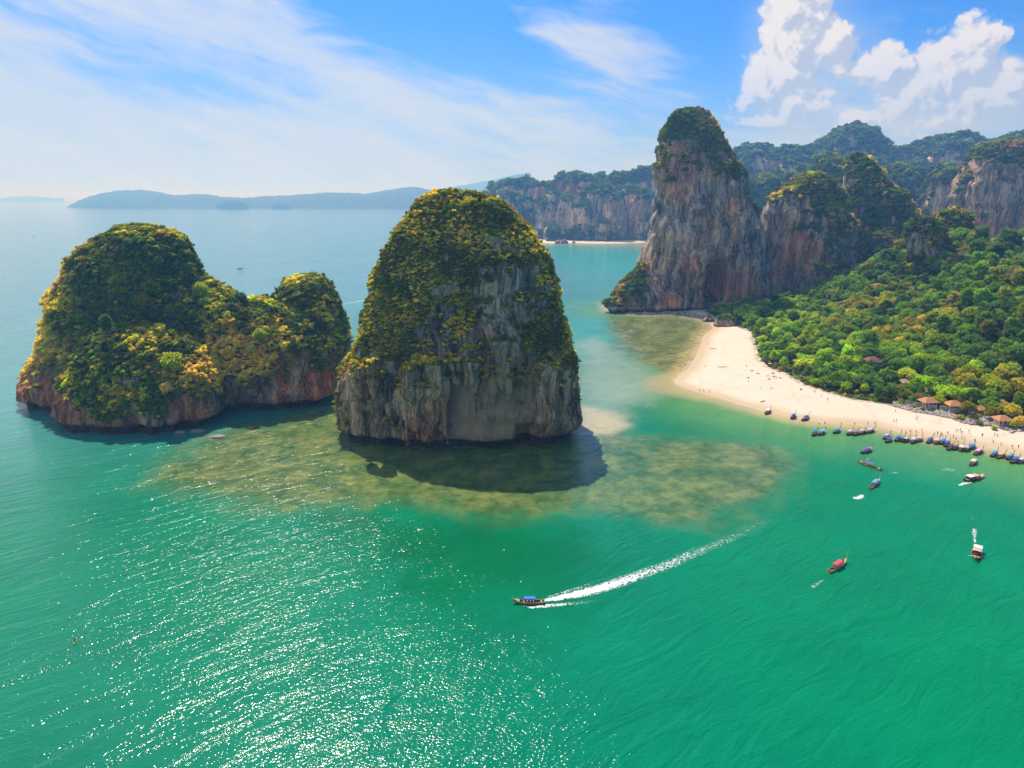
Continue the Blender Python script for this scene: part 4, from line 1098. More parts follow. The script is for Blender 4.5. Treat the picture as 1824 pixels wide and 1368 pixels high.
# distant woodland on the mainland behind
dx, dy = jitter_grid(120, 2100, 1150, 2400, 22); dvd = poly_sd(VEG, dx, dy); ok = (dvd > 6)
dx, dy = dx[ok], dy[ok]; n_ = len(dx); Pd = np.stack([dx, dy, terrain_h(dx, dy)], -1)
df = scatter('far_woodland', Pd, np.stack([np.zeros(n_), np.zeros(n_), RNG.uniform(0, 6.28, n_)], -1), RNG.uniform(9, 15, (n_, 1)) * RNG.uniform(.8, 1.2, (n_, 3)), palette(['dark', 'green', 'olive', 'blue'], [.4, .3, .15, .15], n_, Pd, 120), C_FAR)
tag(df, 'distant woodland filling the valley below the hazy mountains', 'woodland', kind='stuff')

# trees one can tell apart on the islands and on the knob
def on_rock(o, px, py, want=None):
    """where the ray through a photo pixel meets a rock"""
    V, F, _, _ = ROCKS[o.name]
    a, b, c = ray(px, py); d = np.array([float(a), float(b), float(c)])
    rel = V - np.array([0, 0, CAM_H]); t = rel @ d / (d @ d); off = np.linalg.norm(rel - t[:, None] * d, axis=1)
    near_ = off < (3.0 if o is not tower else 5)
    if not near_.any(): k = int(np.argmin(off)); return V[k]
    cand = np.where(near_)[0]; return V[cand[np.argmin(t[cand])]]
V_, F_, L_ = leaf_crown(900, 9, 26, .16, (.8, .8, .55), zc=1.35, lobe_r=(.2, .32))
pine_c = crown_mesh('crown', V_, F_, L_, [m_leaf_o]); pine_t = trunk_mb(1.5, .05, (.1, 0), 7, 3, .5).mesh('trunk', m_bark)
for px, py, s, k, colr, lab in [(436, 548, 8.0, 'pine', 'blue', 'dark flat topped tree standing against the sea in the island saddle'), (487, 552, 4.2, 'pine', 'blue', 'small wind bent tree at the left flank of the pointed island peak'),
                                (310, 640, 7.5, 5, 'lime', 'tall yellow green tree in the middle of the long island slope'), (186, 590, 5.5, 4, 'dark', 'dark upright tree beside the golden grass of the island dome'),
                                (262, 553, 5.5, 0, 'olive', 'round olive tree high on the island slope below the dome'), (350, 520, 5.2, 0, 'lime', 'light green tree at the right foot of the island dome'),
                                (40, 650, 3.2, 'bare', 'brown', 'bare twiggy tree on the far left rim of the island'), (318, 528, 4.5, 'bare', 'brown', 'pale leafless tree on the island slope under the dome'),
                                (235, 688, 5, 'bare', 'brown', 'pale leafless tree low on the front of the island'), (290, 690, 4.5, 1, 'gold', 'golden brown tree low on the front of the island'),
                                (218, 700, 4.2, 1, 'olive', 'round olive tree near the undercut foot of the island'), (455, 600, 4.8, 0, 'lime', 'light green tree above the golden grass of the island saddle')]:
    p = on_rock(left_rock, px, py + 8)
    e = empty('island_tree', (float(p[0]), float(p[1]) - .5, float(p[2]) - 1.0), random.uniform(0, 6)); 
    if k == 'bare':
        e.scale = (s, s, s); obj('branches', bare_me, e)
    else:
        e.scale = (s * .8, s * .8, s)
        cm, tm = (pine_c, pine_t) if k == 'pine' else crowns[k]
        c = obj('crown', cm, e); c.color = (*PAL[colr], 1); obj('trunk', tm, e)
    tag(e, lab, 'tree')

# garden trees and bushes half hiding the bungalows
for px, py, r_, k, colr, lab in [(1671, 722, 3.6, 0, 'lime', 'bright lime tree standing right beside the pale steps'), (1711, 741, 2.2, 5, 'lime', 'low lime bush spilling over the end of the stone wall'), (1722, 736, 4.2, 0, 'olive', 'olive tree hiding the small bungalow'),
                                 (1742, 741, 1.9, 5, 'lime', 'low bright bush below the half hidden bungalow'), (1801, 745, 4.6, 0, 'yellow', 'yellow green tree beside the open fronted bungalow'), (1806, 757, 2.6, 1, 'lime', 'light green tree rooted in the boulder bank'),
                                 (1763, 744, 3.6, 3, 'olive', 'olive tree between small and open fronted bungalows'), (1634, 716, 3.2, 3, 'brown', 'greyish brown half bare tree before the first bungalow'), (1613, 712, 3.8, 0, 'olive', 'olive gold tree at the near end of the stone wall'),
                                 (1646, 716, 2.6, 0, 'green', 'small green tree left of the first bungalow'), (1682, 726, 2.4, 5, 'green', 'dark clipped bush in front of the second bungalow'), (1704, 722, 3.4, 0, 'olive', 'olive tree right of the second bungalow'), (1745, 750, 1.8, 5, 'green', 'small bush growing among the beach boulders'),
                                 (1628, 721, 1.7, 5, 'lime', 'rounded lawn green bush on top of the stone wall'), (1780, 737, 3.4, 0, 'lime', 'lime tree right behind the open fronted bungalow'), (1660, 707, 3.8, 0, 'green', 'green tree between the tan hut and first bungalow'), (1690, 710, 4.2, 3, 'green', 'green tree rising behind the second bungalow'), (1606, 704, 4.0, 0, 'olive', 'olive tree before the deeper tan hut'),
                                 (1818, 757, 3.6, 0, 'gold', 'golden tree at the very edge of the picture'), (1772, 758, 1.6, 5, 'lime', 'tiny bush at the foot of the open fronted bungalow')]:
    x, y = G(px, py, 4.0); x, y = float(x), float(y); z = float(terrain_h(np.array([x]), np.array([y]))[0])
    e = empty('garden_tree', (x, y, z - .2), random.uniform(0, 6)); e.scale = (r_, r_, r_ * 1.05); cm, tm = crowns[k]
    c = obj('crown', cm, e); c.color = (*[v * .9 for v in PAL[colr]], 1); obj('trunk', tm, e); tag(e, lab, 'bush' if k == 5 else 'tree')
# ------------------------------------------------------------------ long-tail boats
CANOPY = {'white': (.72, .70, .68), 'blue': (.02, .13, .48), 'azure': (.02, .30, .62), 'sky': (.10, .36, .60), 'lilac': (.50, .36, .56), 'pink': (.66, .38, .50), 'purple': (.20, .06, .40), 'green': (.03, .38, .24),
          'grey': (.36, .36, .38), 'dark': (.07, .07, .08), 'cream': (.70, .60, .46), 'salmon': (.68, .38, .26), 'red': (.62, .07, .10), 'mauve': (.24, .16, .24), 'silver': (.45, .50, .55)}
M_CAN = {k: simple('tarpaulin_' + k, v, .55, .35, .18, 2.0) for k, v in CANOPY.items()}
HULLS = {'dark': (.055, .030, .020), 'brown': (.16, .075, .04), 'teak': (.42, .25, .11), 'yellow': (.60, .42, .13), 'black': (.02, .018, .018)}
M_HULL = {k: simple('hull_' + k, v, .5, .4, .25, 4.0) for k, v in HULLS.items()}
m_deck = simple('pale_deck', (.55, .40, .27), .75, .2, .2, 5.0); m_inner = simple('inner_planks', (.14, .07, .045), .8, .2, .3, 5.0)
m_post = simple('post_wood', (.30, .20, .12), .7, .2); m_metal = simple('engine_metal', (.10, .10, .11), .45, .5, .2, 3.0, .6)
m_wht = simple('white_paint', (.75, .74, .72), .5, .4, .06); m_ribbon = {k: simple('ribbon_' + k, c, .7, .2, .1) for k, c in {'red': (.65, .04, .05), 'yellow': (.75, .55, .04), 'green': (.05, .45, .12), 'pink': (.75, .18, .40)}.items()}
m_glass_d = simple('dark_window', (.02, .025, .03), .15, .6, .1)

def section(t, L, Bm):
    """half beam, sheer height, keel height at t from stern 0 to bow 1"""
    b = Bm * (.62 + .38 * math.sin(math.pi * min(1, t / .9) * .62)) if t < .5 else Bm * max(.02, (1 - ((t - .5) / .5) ** 2.3)) * .985
    sh = .62 + .55 * max(0, (.18 - t) / .18) ** 1.6 * .6 + 1.0 * max(0, (t - .5) / .5) ** 2.4
    ke = -.28 + .95 * max(0, (t - .62) / .38) ** 2.2 + .25 * max(0, (.12 - t) / .12)
    return b, sh, ke
def hull_mb(L, Bm, prow=2.6, deck_from=.80):
    out, inn, gun = MB(), MB(), MB(); n = 18; OUT, RIM, IN = [], [], []
    for i in range(n + 1):
        t = i / n; b, sh, ke = section(t, L, Bm); x = -L / 2 + L * t
        row = []
        for j in range(9):
            a = (j / 8 - .5) * math.pi; s_ = math.sin(a); c_ = math.cos(a)
            yy = b * math.copysign(abs(s_) ** .75, s_); zz = ke + (sh - ke) * (1 - c_ ** .7 if c_ > 0 else 1)
            row.append((x, yy, zz))
        OUT.append(row)
        fl = .12 + max(0, ke)
        IN.append([(x, -b * .90, sh - .03), (x, -b * .74, fl), (x, 0, fl - .05), (x, b * .74, fl), (x, b * .90, sh - .03)])
    out.grid(OUT)
    tr = OUT[0]; out.add(tr, [tuple(range(9))])
    inn.grid([list(reversed(r_)) for r_ in IN])
    for s_ in (0, -1):
        gun.tube([r_[s_] for r_ in OUT], .055, 5)
    # stem post curving up at the bow
    b, sh, ke = section(1, L, Bm)
    stem = MB(); stem.tube([(L / 2 - .55, 0, ke + .2), (L / 2 - .02, 0, sh - .1), (L / 2 + .28, 0, sh + prow * .38), (L / 2 + .44, 0, sh + prow * .72), (L / 2 + .50, 0, sh + prow)], [.10, .13, .12, .10, .08], 6)
    dk = MB(); rows = []
    for i in range(6):
        t = deck_from + (.99 - deck_from) * i / 5; b, sh, ke = section(t, L, Bm); x = -L / 2 + L * t
        rows.append([(x, b * .93, sh - .02), (x, 0, sh + .05), (x, -b * .93, sh - .02)])
    dk.grid(rows)
    ad = MB(); rows = []
    for i in range(4):
        t = .01 + .13 * i / 3; b, sh, ke = section(t, L, Bm); x = -L / 2 + L * t
        rows.append([(x, b * .9, sh - .05), (x, 0, sh - .02), (x, -b * .9, sh - .05)])
    ad.grid(rows)
    return out, inn, gun, stem, dk, ad
def canopy_mb(x0, x1, w, h, arch=.28, sag=.05, ends=.12):
    m = MB()
    for dz in (0, -.035):
        rows = []
        for i in range(7):
            x = x0 + (x1 - x0) * i / 6; rows.append([(x, w * math.sin(a), h + dz + arch * (math.cos(a * 1.05) - .5) - sag * math.sin(math.pi * (i % 2)) - sag * (i % 2)) for a in [(-1 + 2 * j / 8) * math.pi / 2 for j in range(9)]])
        m.grid(rows if dz == 0 else [list(reversed(r_)) for r_ in rows])
    return m
def make_boat(L, Bm, can, hull, deck='pale', prow=1.9, ribbons=('red', 'yellow'), span=(-.30, .18), drop=None, shaft=True, side=None):
    e = empty('longtail_boat')
    out, inn, gun, stem, dk, ad = hull_mb(L, Bm, prow)
    h = out.build('hull', M_HULL[hull], e, True)
    inn.build('interior', m_inner, h, True); gun.build('gunwale', M_HULL['yellow' if hull in ('yellow', 'teak') else 'brown'] if hull != 'black' else M_HULL['brown'], h)
    st = stem.build('prow_post', M_HULL['yellow' if hull in ('yellow', 'teak') else 'brown'], e)
    b, sh, ke = section(1, L, Bm)
    for k, rc in enumerate(ribbons):
        z = sh + prow * (.50 - .16 * k); x = L / 2 + .33 - .05 * k
        rm = MB(); rm.tube([(x, 0, z - .1), (x + .02, 0, z + .1)], [.19, .17], 7); rm.tube([(x + .12, .05, z), (x + .2, .08, z - .35), (x + .1, .1, z - .6)], [.05, .06, .03], 4)
        rm.build('ribbon', m_ribbon[rc], st)
    dk.build('foredeck', m_deck if deck == 'pale' else M_HULL['teak'], e); ad.build('afterdeck', m_deck if deck == 'pale' else m_inner, e)
    x0, x1 = span[0] * L, span[1] * L; hh = 1.95; w = Bm * .98
    cn = canopy_mb(x0, x1, w, hh).build('canopy', M_CAN[can], e, True)
    if side: 
        sm = MB(); sm.grid([[(x0 + .2, -w, hh - .15), (x1 - .2, -w, hh - .15)], [(x0 + .2, -w - .03, hh - .85), (x1 - .2, -w - .03, hh - .85)]]); sm.build('side_curtain', M_CAN[side], cn)
    if drop:
        canopy_mb(x1 + .05, x1 + L * .10, w * .9, hh - .1).build('front_awning', M_CAN[drop], e, True)
    for s_ in (-1, 1):
        for k in range(4):
            x = x0 + .1 + (x1 - x0 - .2) * k / 3
            MB().tube([(x, s_ * w * .93, .45), (x, s_ * w * .95, hh - .12)], .035, 5).build('post', m_post, e)
    for k in range(4):
        x = x0 + .5 + (x1 - x0 - .6) * k / 3; MB().box((x, 0, .48), (.28, Bm * 1.5, .06)).build('bench', m_deck, e)
    en = MB(); en.box((-L / 2 + .45, 0, .98), (.75, .45, .40)); en.tube([(-L / 2 + .5, 0, .55), (-L / 2 + .5, 0, .8)], .07, 6); en.box((-L / 2 + .15, 0, 1.05), (.3, .34, .3))
    eo = en.build('engine', m_metal, e)
    if shaft:
        MB().tube([(-L / 2 + .1, 0, 1.0), (-L / 2 - 1.6, .1, .42), (-L / 2 - 3.3, .2, -.15)], .035, 5).build('propeller_shaft', m_metal, eo)
        MB().tube([(-L / 2 + .7, 0, 1.1), (-L / 2 + 1.8, 0, 1.25)], .025, 5).build('tiller', m_metal, eo)
    return e
def copy_tree(o, parent=None):
    c = o.copy(); COL.objects.link(c); c.parent = parent
    for ch in o.children: copy_tree(ch, c)
    return c
def place(e, px, py, head, z=0.0, pitch=0.0, roll=0.0):
    """head: angle on the picture, degrees clockwise from straight away from the camera"""
    x, y = G(px, py, z + .6); dep = math.atan2(CAM_H, math.hypot(float(x), float(y)))
    head = math.atan2(float(x), float(y)) + math.atan2(math.sin(R(head)) * math.sin(dep), math.cos(R(head)))
    e.location = (float(x), float(y), z); e.rotation_euler = (roll, pitch, math.pi / 2 - head)
    return e
BOAT_CACHE = {}
def boat(px, py, head, can, hull, lab, group='long-tail boats moored along the beach', L=8.6, z=0.0, **kw):
    key = (can, hull, L, tuple(sorted(kw.items())))
    e = make_boat(L, .98, can, hull, **kw)
    place(e, px, py, head, z, random.uniform(-.01, .01), random.uniform(-.03, .03))
    return tag(e, lab, 'boat', group)
g_b = 'long-tail boats drawn up at the water edge'
boat(1368, 733, 48, 'white', 'brown', 'brown boat with ragged white canopy, first in the row along the sand', g_b, 8.8, .25, ribbons=('yellow',), shaft=False)
boat(1413, 742, 42, 'blue', 'dark', 'small dark boat with blue canopy and white awning, aground between white and red sided ones', g_b, 7.4, .2, drop='white')
boat(1435, 745, 54, 'blue', 'dark', 'blue canopied boat with red side and tall brown prow, aground before the gap', g_b, 8.8, .15, side='red', ribbons=('red',))
g_m = 'long-tail boats moored side by side in the shallows'
M_LIST = [
    (1451, 772, 30, 'blue', 'dark', 'deep blue canopied boat, first afloat after the three aground ones', 7.4, {}),
    (1464, 771, 42, 'sky', 'dark', 'light blue canopied boat with white awning touching the deep blue one', 7.8, {'drop': 'white'}),
    (1491, 768, 42, 'azure', 'black', 'lone small boat with teal blue canopy between the blue pair and lilac four', 7.6, {}),
    (1514, 771, 38, 'pink', 'dark', 'pale pink canopied boat, first of the lilac four', 7.6, {}),
    (1524, 772, 36, 'mauve', 'dark', 'mauve canopied boat, second of the lilac four', 6.8, {}),
    (1536, 770, 40, 'lilac', 'dark', 'lilac canopied boat with dark awning, third of the lilac four', 8.0, {'drop': 'dark'}),
    (1550, 768, 50, 'silver', 'dark', 'pale grey canopied boat lying more sideways at the end of the lilac four', 8.6, {'drop': 'dark'}),
    (1580, 778, 40, 'lilac', 'dark', 'pale lilac canopied boat behind a blue one, second cluster', 8.0, {'drop': 'dark'}),
    (1583, 784, 36, 'blue', 'dark', 'bright blue canopied boat in front of a pale lilac one, second cluster', 7.6, {}),
    (1599, 782, 30, 'blue', 'dark', 'blue canopied boat next to the only green one', 7.6, {'drop': 'dark'}),
    (1607, 782, 32, 'green', 'brown', 'only boat with a green canopy', 7.6, {'drop': 'dark'}),
    (1614, 784, 40, 'pink', 'dark', 'pink canopied boat on the other side of the green one', 7.8, {'drop': 'dark'}),
    (1627, 785, 18, 'silver', 'black', 'broad boat with grey canopy and white awning, facing nearly straight at the sand', 8.6, {'drop': 'white'}),
    (1638, 783, 26, 'pink', 'brown', 'pink canopied boat beside the broad grey one', 7.8, {}),
    (1656, 785, 32, 'blue', 'brown', 'blue canopied boat with open water on both sides', 8.4, {'drop': 'dark'}),
    (1669, 787, 28, 'pink', 'brown', 'pinkish boat left of the joined azure canopies', 7.6, {}),
    (1679, 787, 26, 'azure', 'dark', 'azure canopied boat overlapping a deeper blue one', 8.0, {'drop': 'sky'}),
    (1687, 791, 28, 'blue', 'dark', 'deeper blue canopied boat overlapping the azure one', 8.2, {'drop': 'blue'}),
    (1693, 797, 30, 'dark', 'dark', 'boat with charcoal canopy in the middle of the big cluster', 8.4, {}),
    (1702, 797, 20, 'mauve', 'dark', 'dull mauve boat between charcoal and cream canopies', 7.6, {'drop': 'cream'}),
    (1713, 799, 12, 'cream', 'brown', 'cream canopied boat with orange awning in the big cluster', 8.6, {'drop': 'salmon'}),
    (1722, 800, 24, 'lilac', 'dark', 'lilac canopied boat beside the cream one', 7.6, {}),
    (1732, 796, 20, 'azure', 'dark', 'turquoise canopied boat tucked behind the long pink one', 8.0, {'drop': 'azure'}),
    (1743, 805, 34, 'pink', 'brown', 'long boat with big pink canopy and dark stern ending the big cluster', 10.5, {'drop': 'pink', 'side': 'purple'}),
    (1771, 809, 32, 'azure', 'dark', 'azure canopied boat just past the gap, next to a salmon one', 8.4, {'drop': 'azure'}),
    (1783, 812, 40, 'salmon', 'brown', 'salmon canopied boat between azure canopies', 9.4, {'drop': 'salmon'}),
    (1799, 814, 34, 'sky', 'dark', 'light blue canopied boat after the salmon one', 8.4, {'drop': 'dark'}),
    (1808, 820, 36, 'blue', 'black', 'strong blue canopied boat with white foredeck near the picture edge', 9.6, {'drop': 'blue'}),
    (1820, 821, 40, 'silver', 'dark', 'silver grey canopied boat cut by the picture edge', 8.8, {'drop': 'white'})]
for (px, py, hd, can, hull, lab, L, kw) in M_LIST:
    rb_ = random.choice([('red', 'yellow'), ('pink',), ('yellow', 'green'), ('red',)])
    boat(px, py, hd + 10, can, hull, lab, g_m, L, 0.0, prow=random.uniform(1.3, 1.9), ribbons=rb_, shaft=random.random() < .6, **kw)
boat(1734, 824, 36, 'cream', 'brown', 'cream canopied boat anchored just off the big pink one', 'boats anchored off the beach', 9.2, prow=1.0)
boat(1544, 803, 58, 'purple', 'dark', 'anchored boat with lilac and purple canopy and yellow prow', 'boats anchored off the beach', 9.4, prow=2.2, drop='salmon', side='lilac')
boat(1549, 829, -80, 'purple', 'teak', 'anchored boat with purple canopy lying sideways, thin black prow to seaward', 'boats anchored off the beach', 11.4, prow=2.2, span=(-.16, .16), ribbons=())
boat(1558, 862, 38, 'sky', 'yellow', 'boat with crumpled blue canopy and tall yellow prow, foam patch at its stern', 'boats under way', 11.6, prow=2.8, ribbons=('yellow',), span=(-.18, .22))
boat(1492, 1008, 44, 'red', 'yellow', 'boat with red canopy and tall pale prow alone on green water', 'boats under way', 11.4, prow=2.9, ribbons=('yellow',), span=(-.20, .20), drop=None, side='pink')
boat(942, 1071, -91, 'blue', 'teak', 'boat with blue canopy racing seaward ahead of a long white wake', 'boats under way', 9.6, prow=.5, ribbons=(), span=(-.20, .16), drop=None)
boat(428, 478, 88, 'dark', 'black', 'distant dark boat alone on the bay beyond the island saddle', 'boats far out on the bay', 10, prow=1.8, ribbons=())
boat(60, 421, 80, 'dark', 'black', 'tiny far boat with a faint wake near the picture edge', 'boats far out on the bay', 16, prow=1.4, ribbons=())

def big_boat(px, py, head, L, lab, hullc, cabin_c, roofc):
    e = empty('excursion_boat')
    out, inn, gun, stem, dk, ad = hull_mb(L, 1.55, 1.5, .74)
    h = out.build('hull', M_HULL[hullc], e, True); inn.build('interior', m_inner, h, True); gun.build('gunwale', M_HULL['teak'], h)
    stem.build('prow_post', M_HULL['teak'], e); dk.build('foredeck', m_deck, e); ad.build('afterdeck', m_deck, e)
    c = MB(); c.box((-L * .26, 0, 1.35), (L * .22, 2.2, 1.3)); cb = c.build('cabin', M_HULL[cabin_c], e)
    MB().box((-L * .26, 0, 2.08), (L * .26, 2.6, .12)).build('cabin_roof', M_CAN[roofc], e)
    for s_ in (-1, 1):
        for k in range(3): MB().box((-L * .33 + k * L * .07, s_ * 1.11, 1.55), (L * .045, .04, .5)).build('window', m_glass_d, cb)
    MB().box((-L * .147, 0, 1.6), (.04, 1.7, .5)).build('windscreen', m_glass_d, cb)
    canopy_mb(-L * .10, L * .10, 1.35, 2.0, .22).build('canopy', M_CAN['salmon'], e, True)
    for s_ in (-1, 1):
        for k in range(2): MB().tube([(-L * .09 + k * L * .18, s_ * 1.25, .5), (-L * .09 + k * L * .18, s_ * 1.25, 1.9)], .04, 5).build('post', m_post, e)
    for k in range(4): MB().box((-L * .06 + k * L * .095, 0, .55), (.35, 2.0, .08)).build('bench', m_inner, e)
    for s_ in (-1, 1): MB().tube([(-L / 2 + .1, s_ * .9, .9), (-L / 2 + .1, s_ * .9, 2.0)], .04, 5).build('post', m_post, e)
    en = MB(); en.box((-L / 2 - .2, 0, .75), (.5, .5, .9)); en.build('engine', m_metal, e)
    place(e, px, py, head); return tag(e, lab, 'boat', 'excursion boats')
big_boat(1736, 851, 60, 12.5, 'large brown cabin boat with white cabin roof and foam under its stern', 'brown', 'brown', 'white')
big_boat(1740, 986, 179, 10.5, 'cabin boat with pinkish roof heading toward the viewer, puffs of foam trailing behind', 'teak', 'brown', 'white')

# kayaks and a dinghy lying on the sand, a paddler off the island side
def kayak(px, py, head, c, lab, L=4.2, z=None):
    e = empty('kayak'); hl = MB(); rows = []
    for i in range(13):
        t = i / 12; b = .36 * math.sin(math.pi * t) ** .6 + .01; x = -L / 2 + L * t; lift = .22 * abs(2 * t - 1) ** 3
        rows.append([(x, b * math.sin(a), .16 + lift + .2 * -math.cos(a) * (b / .37)) for a in [2 * math.pi * j / 10 for j in range(11)]])
    hl.grid([list(reversed(r_)) for r_ in rows]); hb = hl.build('hull', c, e, True)
    for x in (-.6, .7): MB().box((x, 0, .36), (.9, .42, .05)).build('seat_well', m_inner, hb)
    x, y = G(px, py, 1.5 if z is None else z); zz = float(terrain_h(np.array([float(x)]), np.array([float(y)]))[0]) if z is None else z
    e.location = (float(x), float(y), zz); e.rotation_euler = (0, 0, R(90 - head)); return tag(e, lab, 'kayak')
m_k1, m_k2, m_k3 = simple('brown_plastic', (.22, .09, .05), .4), simple('red_plastic', (.5, .12, .07), .4), simple('yellow_plastic', (.60, .62, .03), .4)
kayak(1270, 620, 88, m_k1, 'brown kayak lying alone on the upper sand spit', 6.5)
kayak(1288, 654, 80, m_k2, 'red kayak lying in the middle of the sand spit', 9)
kayak(1359, 714, 60, m_k1, 'small dark dinghy on the sand above the first beached boat', 5)
ky = kayak(134, 1143, -20, m_k3, 'yellow kayak on sparkling water off the island side', 3.2, 0.02)
# ------------------------------------------------------------------ people on the beach
def skin_body(name, pose):
    """one continuous figure grown from a jointed skeleton. pose: 0 standing, 1 walking, 2 sitting, 3 wading with arms out"""
    J = {'pelvis': ((0, 0, .93), .135), 'waist': ((0, 0, 1.08), .115), 'chest': ((0, .01, 1.28), .145), 'neck': ((0, .01, 1.47), .055), 'jaw': ((0, -.01, 1.56), .075), 'head': ((0, 0, 1.66), .098), 'crown': ((0, .01, 1.73), .07)}
    for s_, n in ((-1, 'l'), (1, 'r')):
        J['sh' + n] = ((s_ * .17, .01, 1.42), .06)
        sw = s_ * (1 if pose == 1 else 0)
        if pose == 3: J['el' + n], J['wr' + n], J['ha' + n] = ((s_ * .42, -.02, 1.28), .042), ((s_ * .62, -.10, 1.22), .030), ((s_ * .72, -.14, 1.20), .034)
        elif pose == 2: J['el' + n], J['wr' + n], J['ha' + n] = ((s_ * .25, -.02, 1.15), .042), ((s_ * .18, -.22, 1.02), .030), ((s_ * .14, -.31, 1.02), .034)
        else: J['el' + n], J['wr' + n], J['ha' + n] = ((s_ * .235, .03 + .12 * sw, 1.14), .042), ((s_ * .25, -.05 + .2 * sw, .90), .030), ((s_ * .25, -.08 + .2 * sw, .80), .036)
        J['hip' + n] = ((s_ * .095, 0, .88), .10)
        if pose == 2: J['kn' + n], J['an' + n], J['to' + n] = ((s_ * .13, -.42, .90 if False else .95), .06), ((s_ * .12, -.50, .55), .04), ((s_ * .12, -.66, .52), .035)
        else: J['kn' + n], J['an' + n], J['to' + n] = ((s_ * .10, -.05 - .16 * sw, .49), .062), ((s_ * .10, .02 - .26 * sw + (.12 if sw < 0 else 0), .09 + (.05 if sw < 0 else 0)), .042), ((s_ * .11, -.13 - .26 * sw + (.12 if sw < 0 else 0), .04), .038)
    names = list(J); ix = {n: i for i, n in enumerate(names)}
    E = [('pelvis', 'waist'), ('waist', 'chest'), ('chest', 'neck'), ('neck', 'jaw'), ('jaw', 'head'), ('head', 'crown')]
    for n in 'lr': E += [('chest', 'sh' + n), ('sh' + n, 'el' + n), ('el' + n, 'wr' + n), ('wr' + n, 'ha' + n), ('pelvis', 'hip' + n), ('hip' + n, 'kn' + n), ('kn' + n, 'an' + n), ('an' + n, 'to' + n)]
    me = bpy.data.meshes.new('tmp'); me.from_pydata([J[n][0] for n in names], [(ix[a], ix[b]) for a, b in E], [])
    o = bpy.data.objects.new('tmp', me); COL.objects.link(o)
    o.modifiers.new('skin', 'SKIN'); 
    if not me.skin_vertices: pass
    for i, n in enumerate(names):
        sv = me.skin_vertices[0].data[i]; r_ = J[n][1]; sv.radius = (r_, r_ * (.72 if n in ('chest', 'waist', 'pelvis') else 1)); sv.use_root = (n == 'pelvis')
    sd = o.modifiers.new('sub', 'SUBSURF'); sd.levels = 1; sd.render_levels = 1
    dg = bpy.context.evaluated_depsgraph_get(); dg.update()
    out = bpy.data.meshes.new_from_object(o.evaluated_get(dg)); out.name = name
    bpy.data.objects.remove(o)
    if pose == 2:
        for v in out.vertices: v.co.z -= .50
    out.polygons.foreach_set('use_smooth', [True] * len(out.polygons))
    return out
def cloth_part(pose, z0, z1, r0, r1, dy=0):
    m = MB(); n = 10; rows = []
    for k in range(4):
        t = k / 3; z = z0 + (z1 - z0) * t; r_ = r0 + (r1 - r0) * t
        rows.append([(r_ * 1.12 * math.cos(2 * math.pi * j / n), dy + r_ * .85 * math.sin(2 * math.pi * j / n), z) for j in range(n + 1)])
    m.grid(rows); return m
SKINS = [simple('skin_tan', (.42, .24, .15), .6, .3), simple('skin_light', (.56, .36, .26), .6, .3), simple('skin_brown', (.20, .105, .06), .6, .3)]
CLOTH = {'black': (.02, .02, .02), 'navy': (.02, .04, .14), 'red': (.5, .03, .04), 'white': (.75, .75, .75), 'teal': (.02, .28, .30), 'pink': (.65, .20, .33), 'orange': (.65, .22, .03), 'khaki': (.30, .25, .14)}
M_CL = {k: simple('cloth_' + k, v, .8, .1) for k, v in CLOTH.items()}
m_hair = simple('dark_hair', (.02, .014, .01), .7, .2)
poses = [skin_body('body', k) for k in range(4)]
def hair_mesh(dz=0):
    v, f = ICO2; m = MB(); m.add([(p[0] * .108, .018 + p[1] * .115, 1.685 + dz + p[2] * .10) for p in v if True], f); return m
hair_me, hair_sit = hair_mesh().mesh('hair', m_hair, True), hair_mesh(-.50).mesh('hair', m_hair, True)
shorts_me = {}; top_me = {}
def put_person(px, py, pose=0, head=None, h=1.0, skin=0, bottom='navy', top=None, lab='', group=None, water=False):
    x, y = G(px, py, 0.0 if water else 1.4)
    for _ in range(3):
        z = float(terrain_h(np.array([float(x)]), np.array([float(y)]))[0])
        if water: z = max(z, -.9) if not water == 'swim' else -1.15
        x, y = G(px, py, z)
    e = empty('person', (float(x), float(y), z), R(head if head is not None else random.uniform(0, 360))); e.scale = (h, h, h)
    b = poses[pose].copy() if False else poses[pose]
    bo = obj('body', b, e); bo.data = b
    if len(b.materials) == 0: b.materials.append(SKINS[0])
    bo.material_slots[0].link = 'OBJECT'; bo.material_slots[0].material = SKINS[skin]
    sit = pose == 2; dz = -.5 if sit else 0
    ks = (sit,)
    if ks not in shorts_me: shorts_me[ks] = cloth_part(pose, .74 + dz, 1.02 + dz, .20, .155, 0 if not sit else -.04).mesh('shorts', M_CL['navy'])
    so = obj('shorts', shorts_me[ks], e); so.material_slots[0].link = 'OBJECT'; so.material_slots[0].material = M_CL[bottom]
    if top:
        if ks not in top_me: top_me[ks] = cloth_part(pose, 1.0 + dz, 1.46 + dz, .165, .20).mesh('shirt', M_CL['navy'])
        to = obj('shirt', top_me[ks], e); to.material_slots[0].link = 'OBJECT'; to.material_slots[0].material = M_CL[top]
    obj('hair', hair_sit if sit else hair_me, e)
    return tag(e, lab, 'person', group)
c4 = lambda a, b: (1060 + a / 4.145, 520 + b / 4.145)
c6 = lambda a, b: (1324 + a / 6.08, 690 + b / 6.08)
c7 = lambda a, b: (1564 + a / 7.015, 740 + b / 7.015)
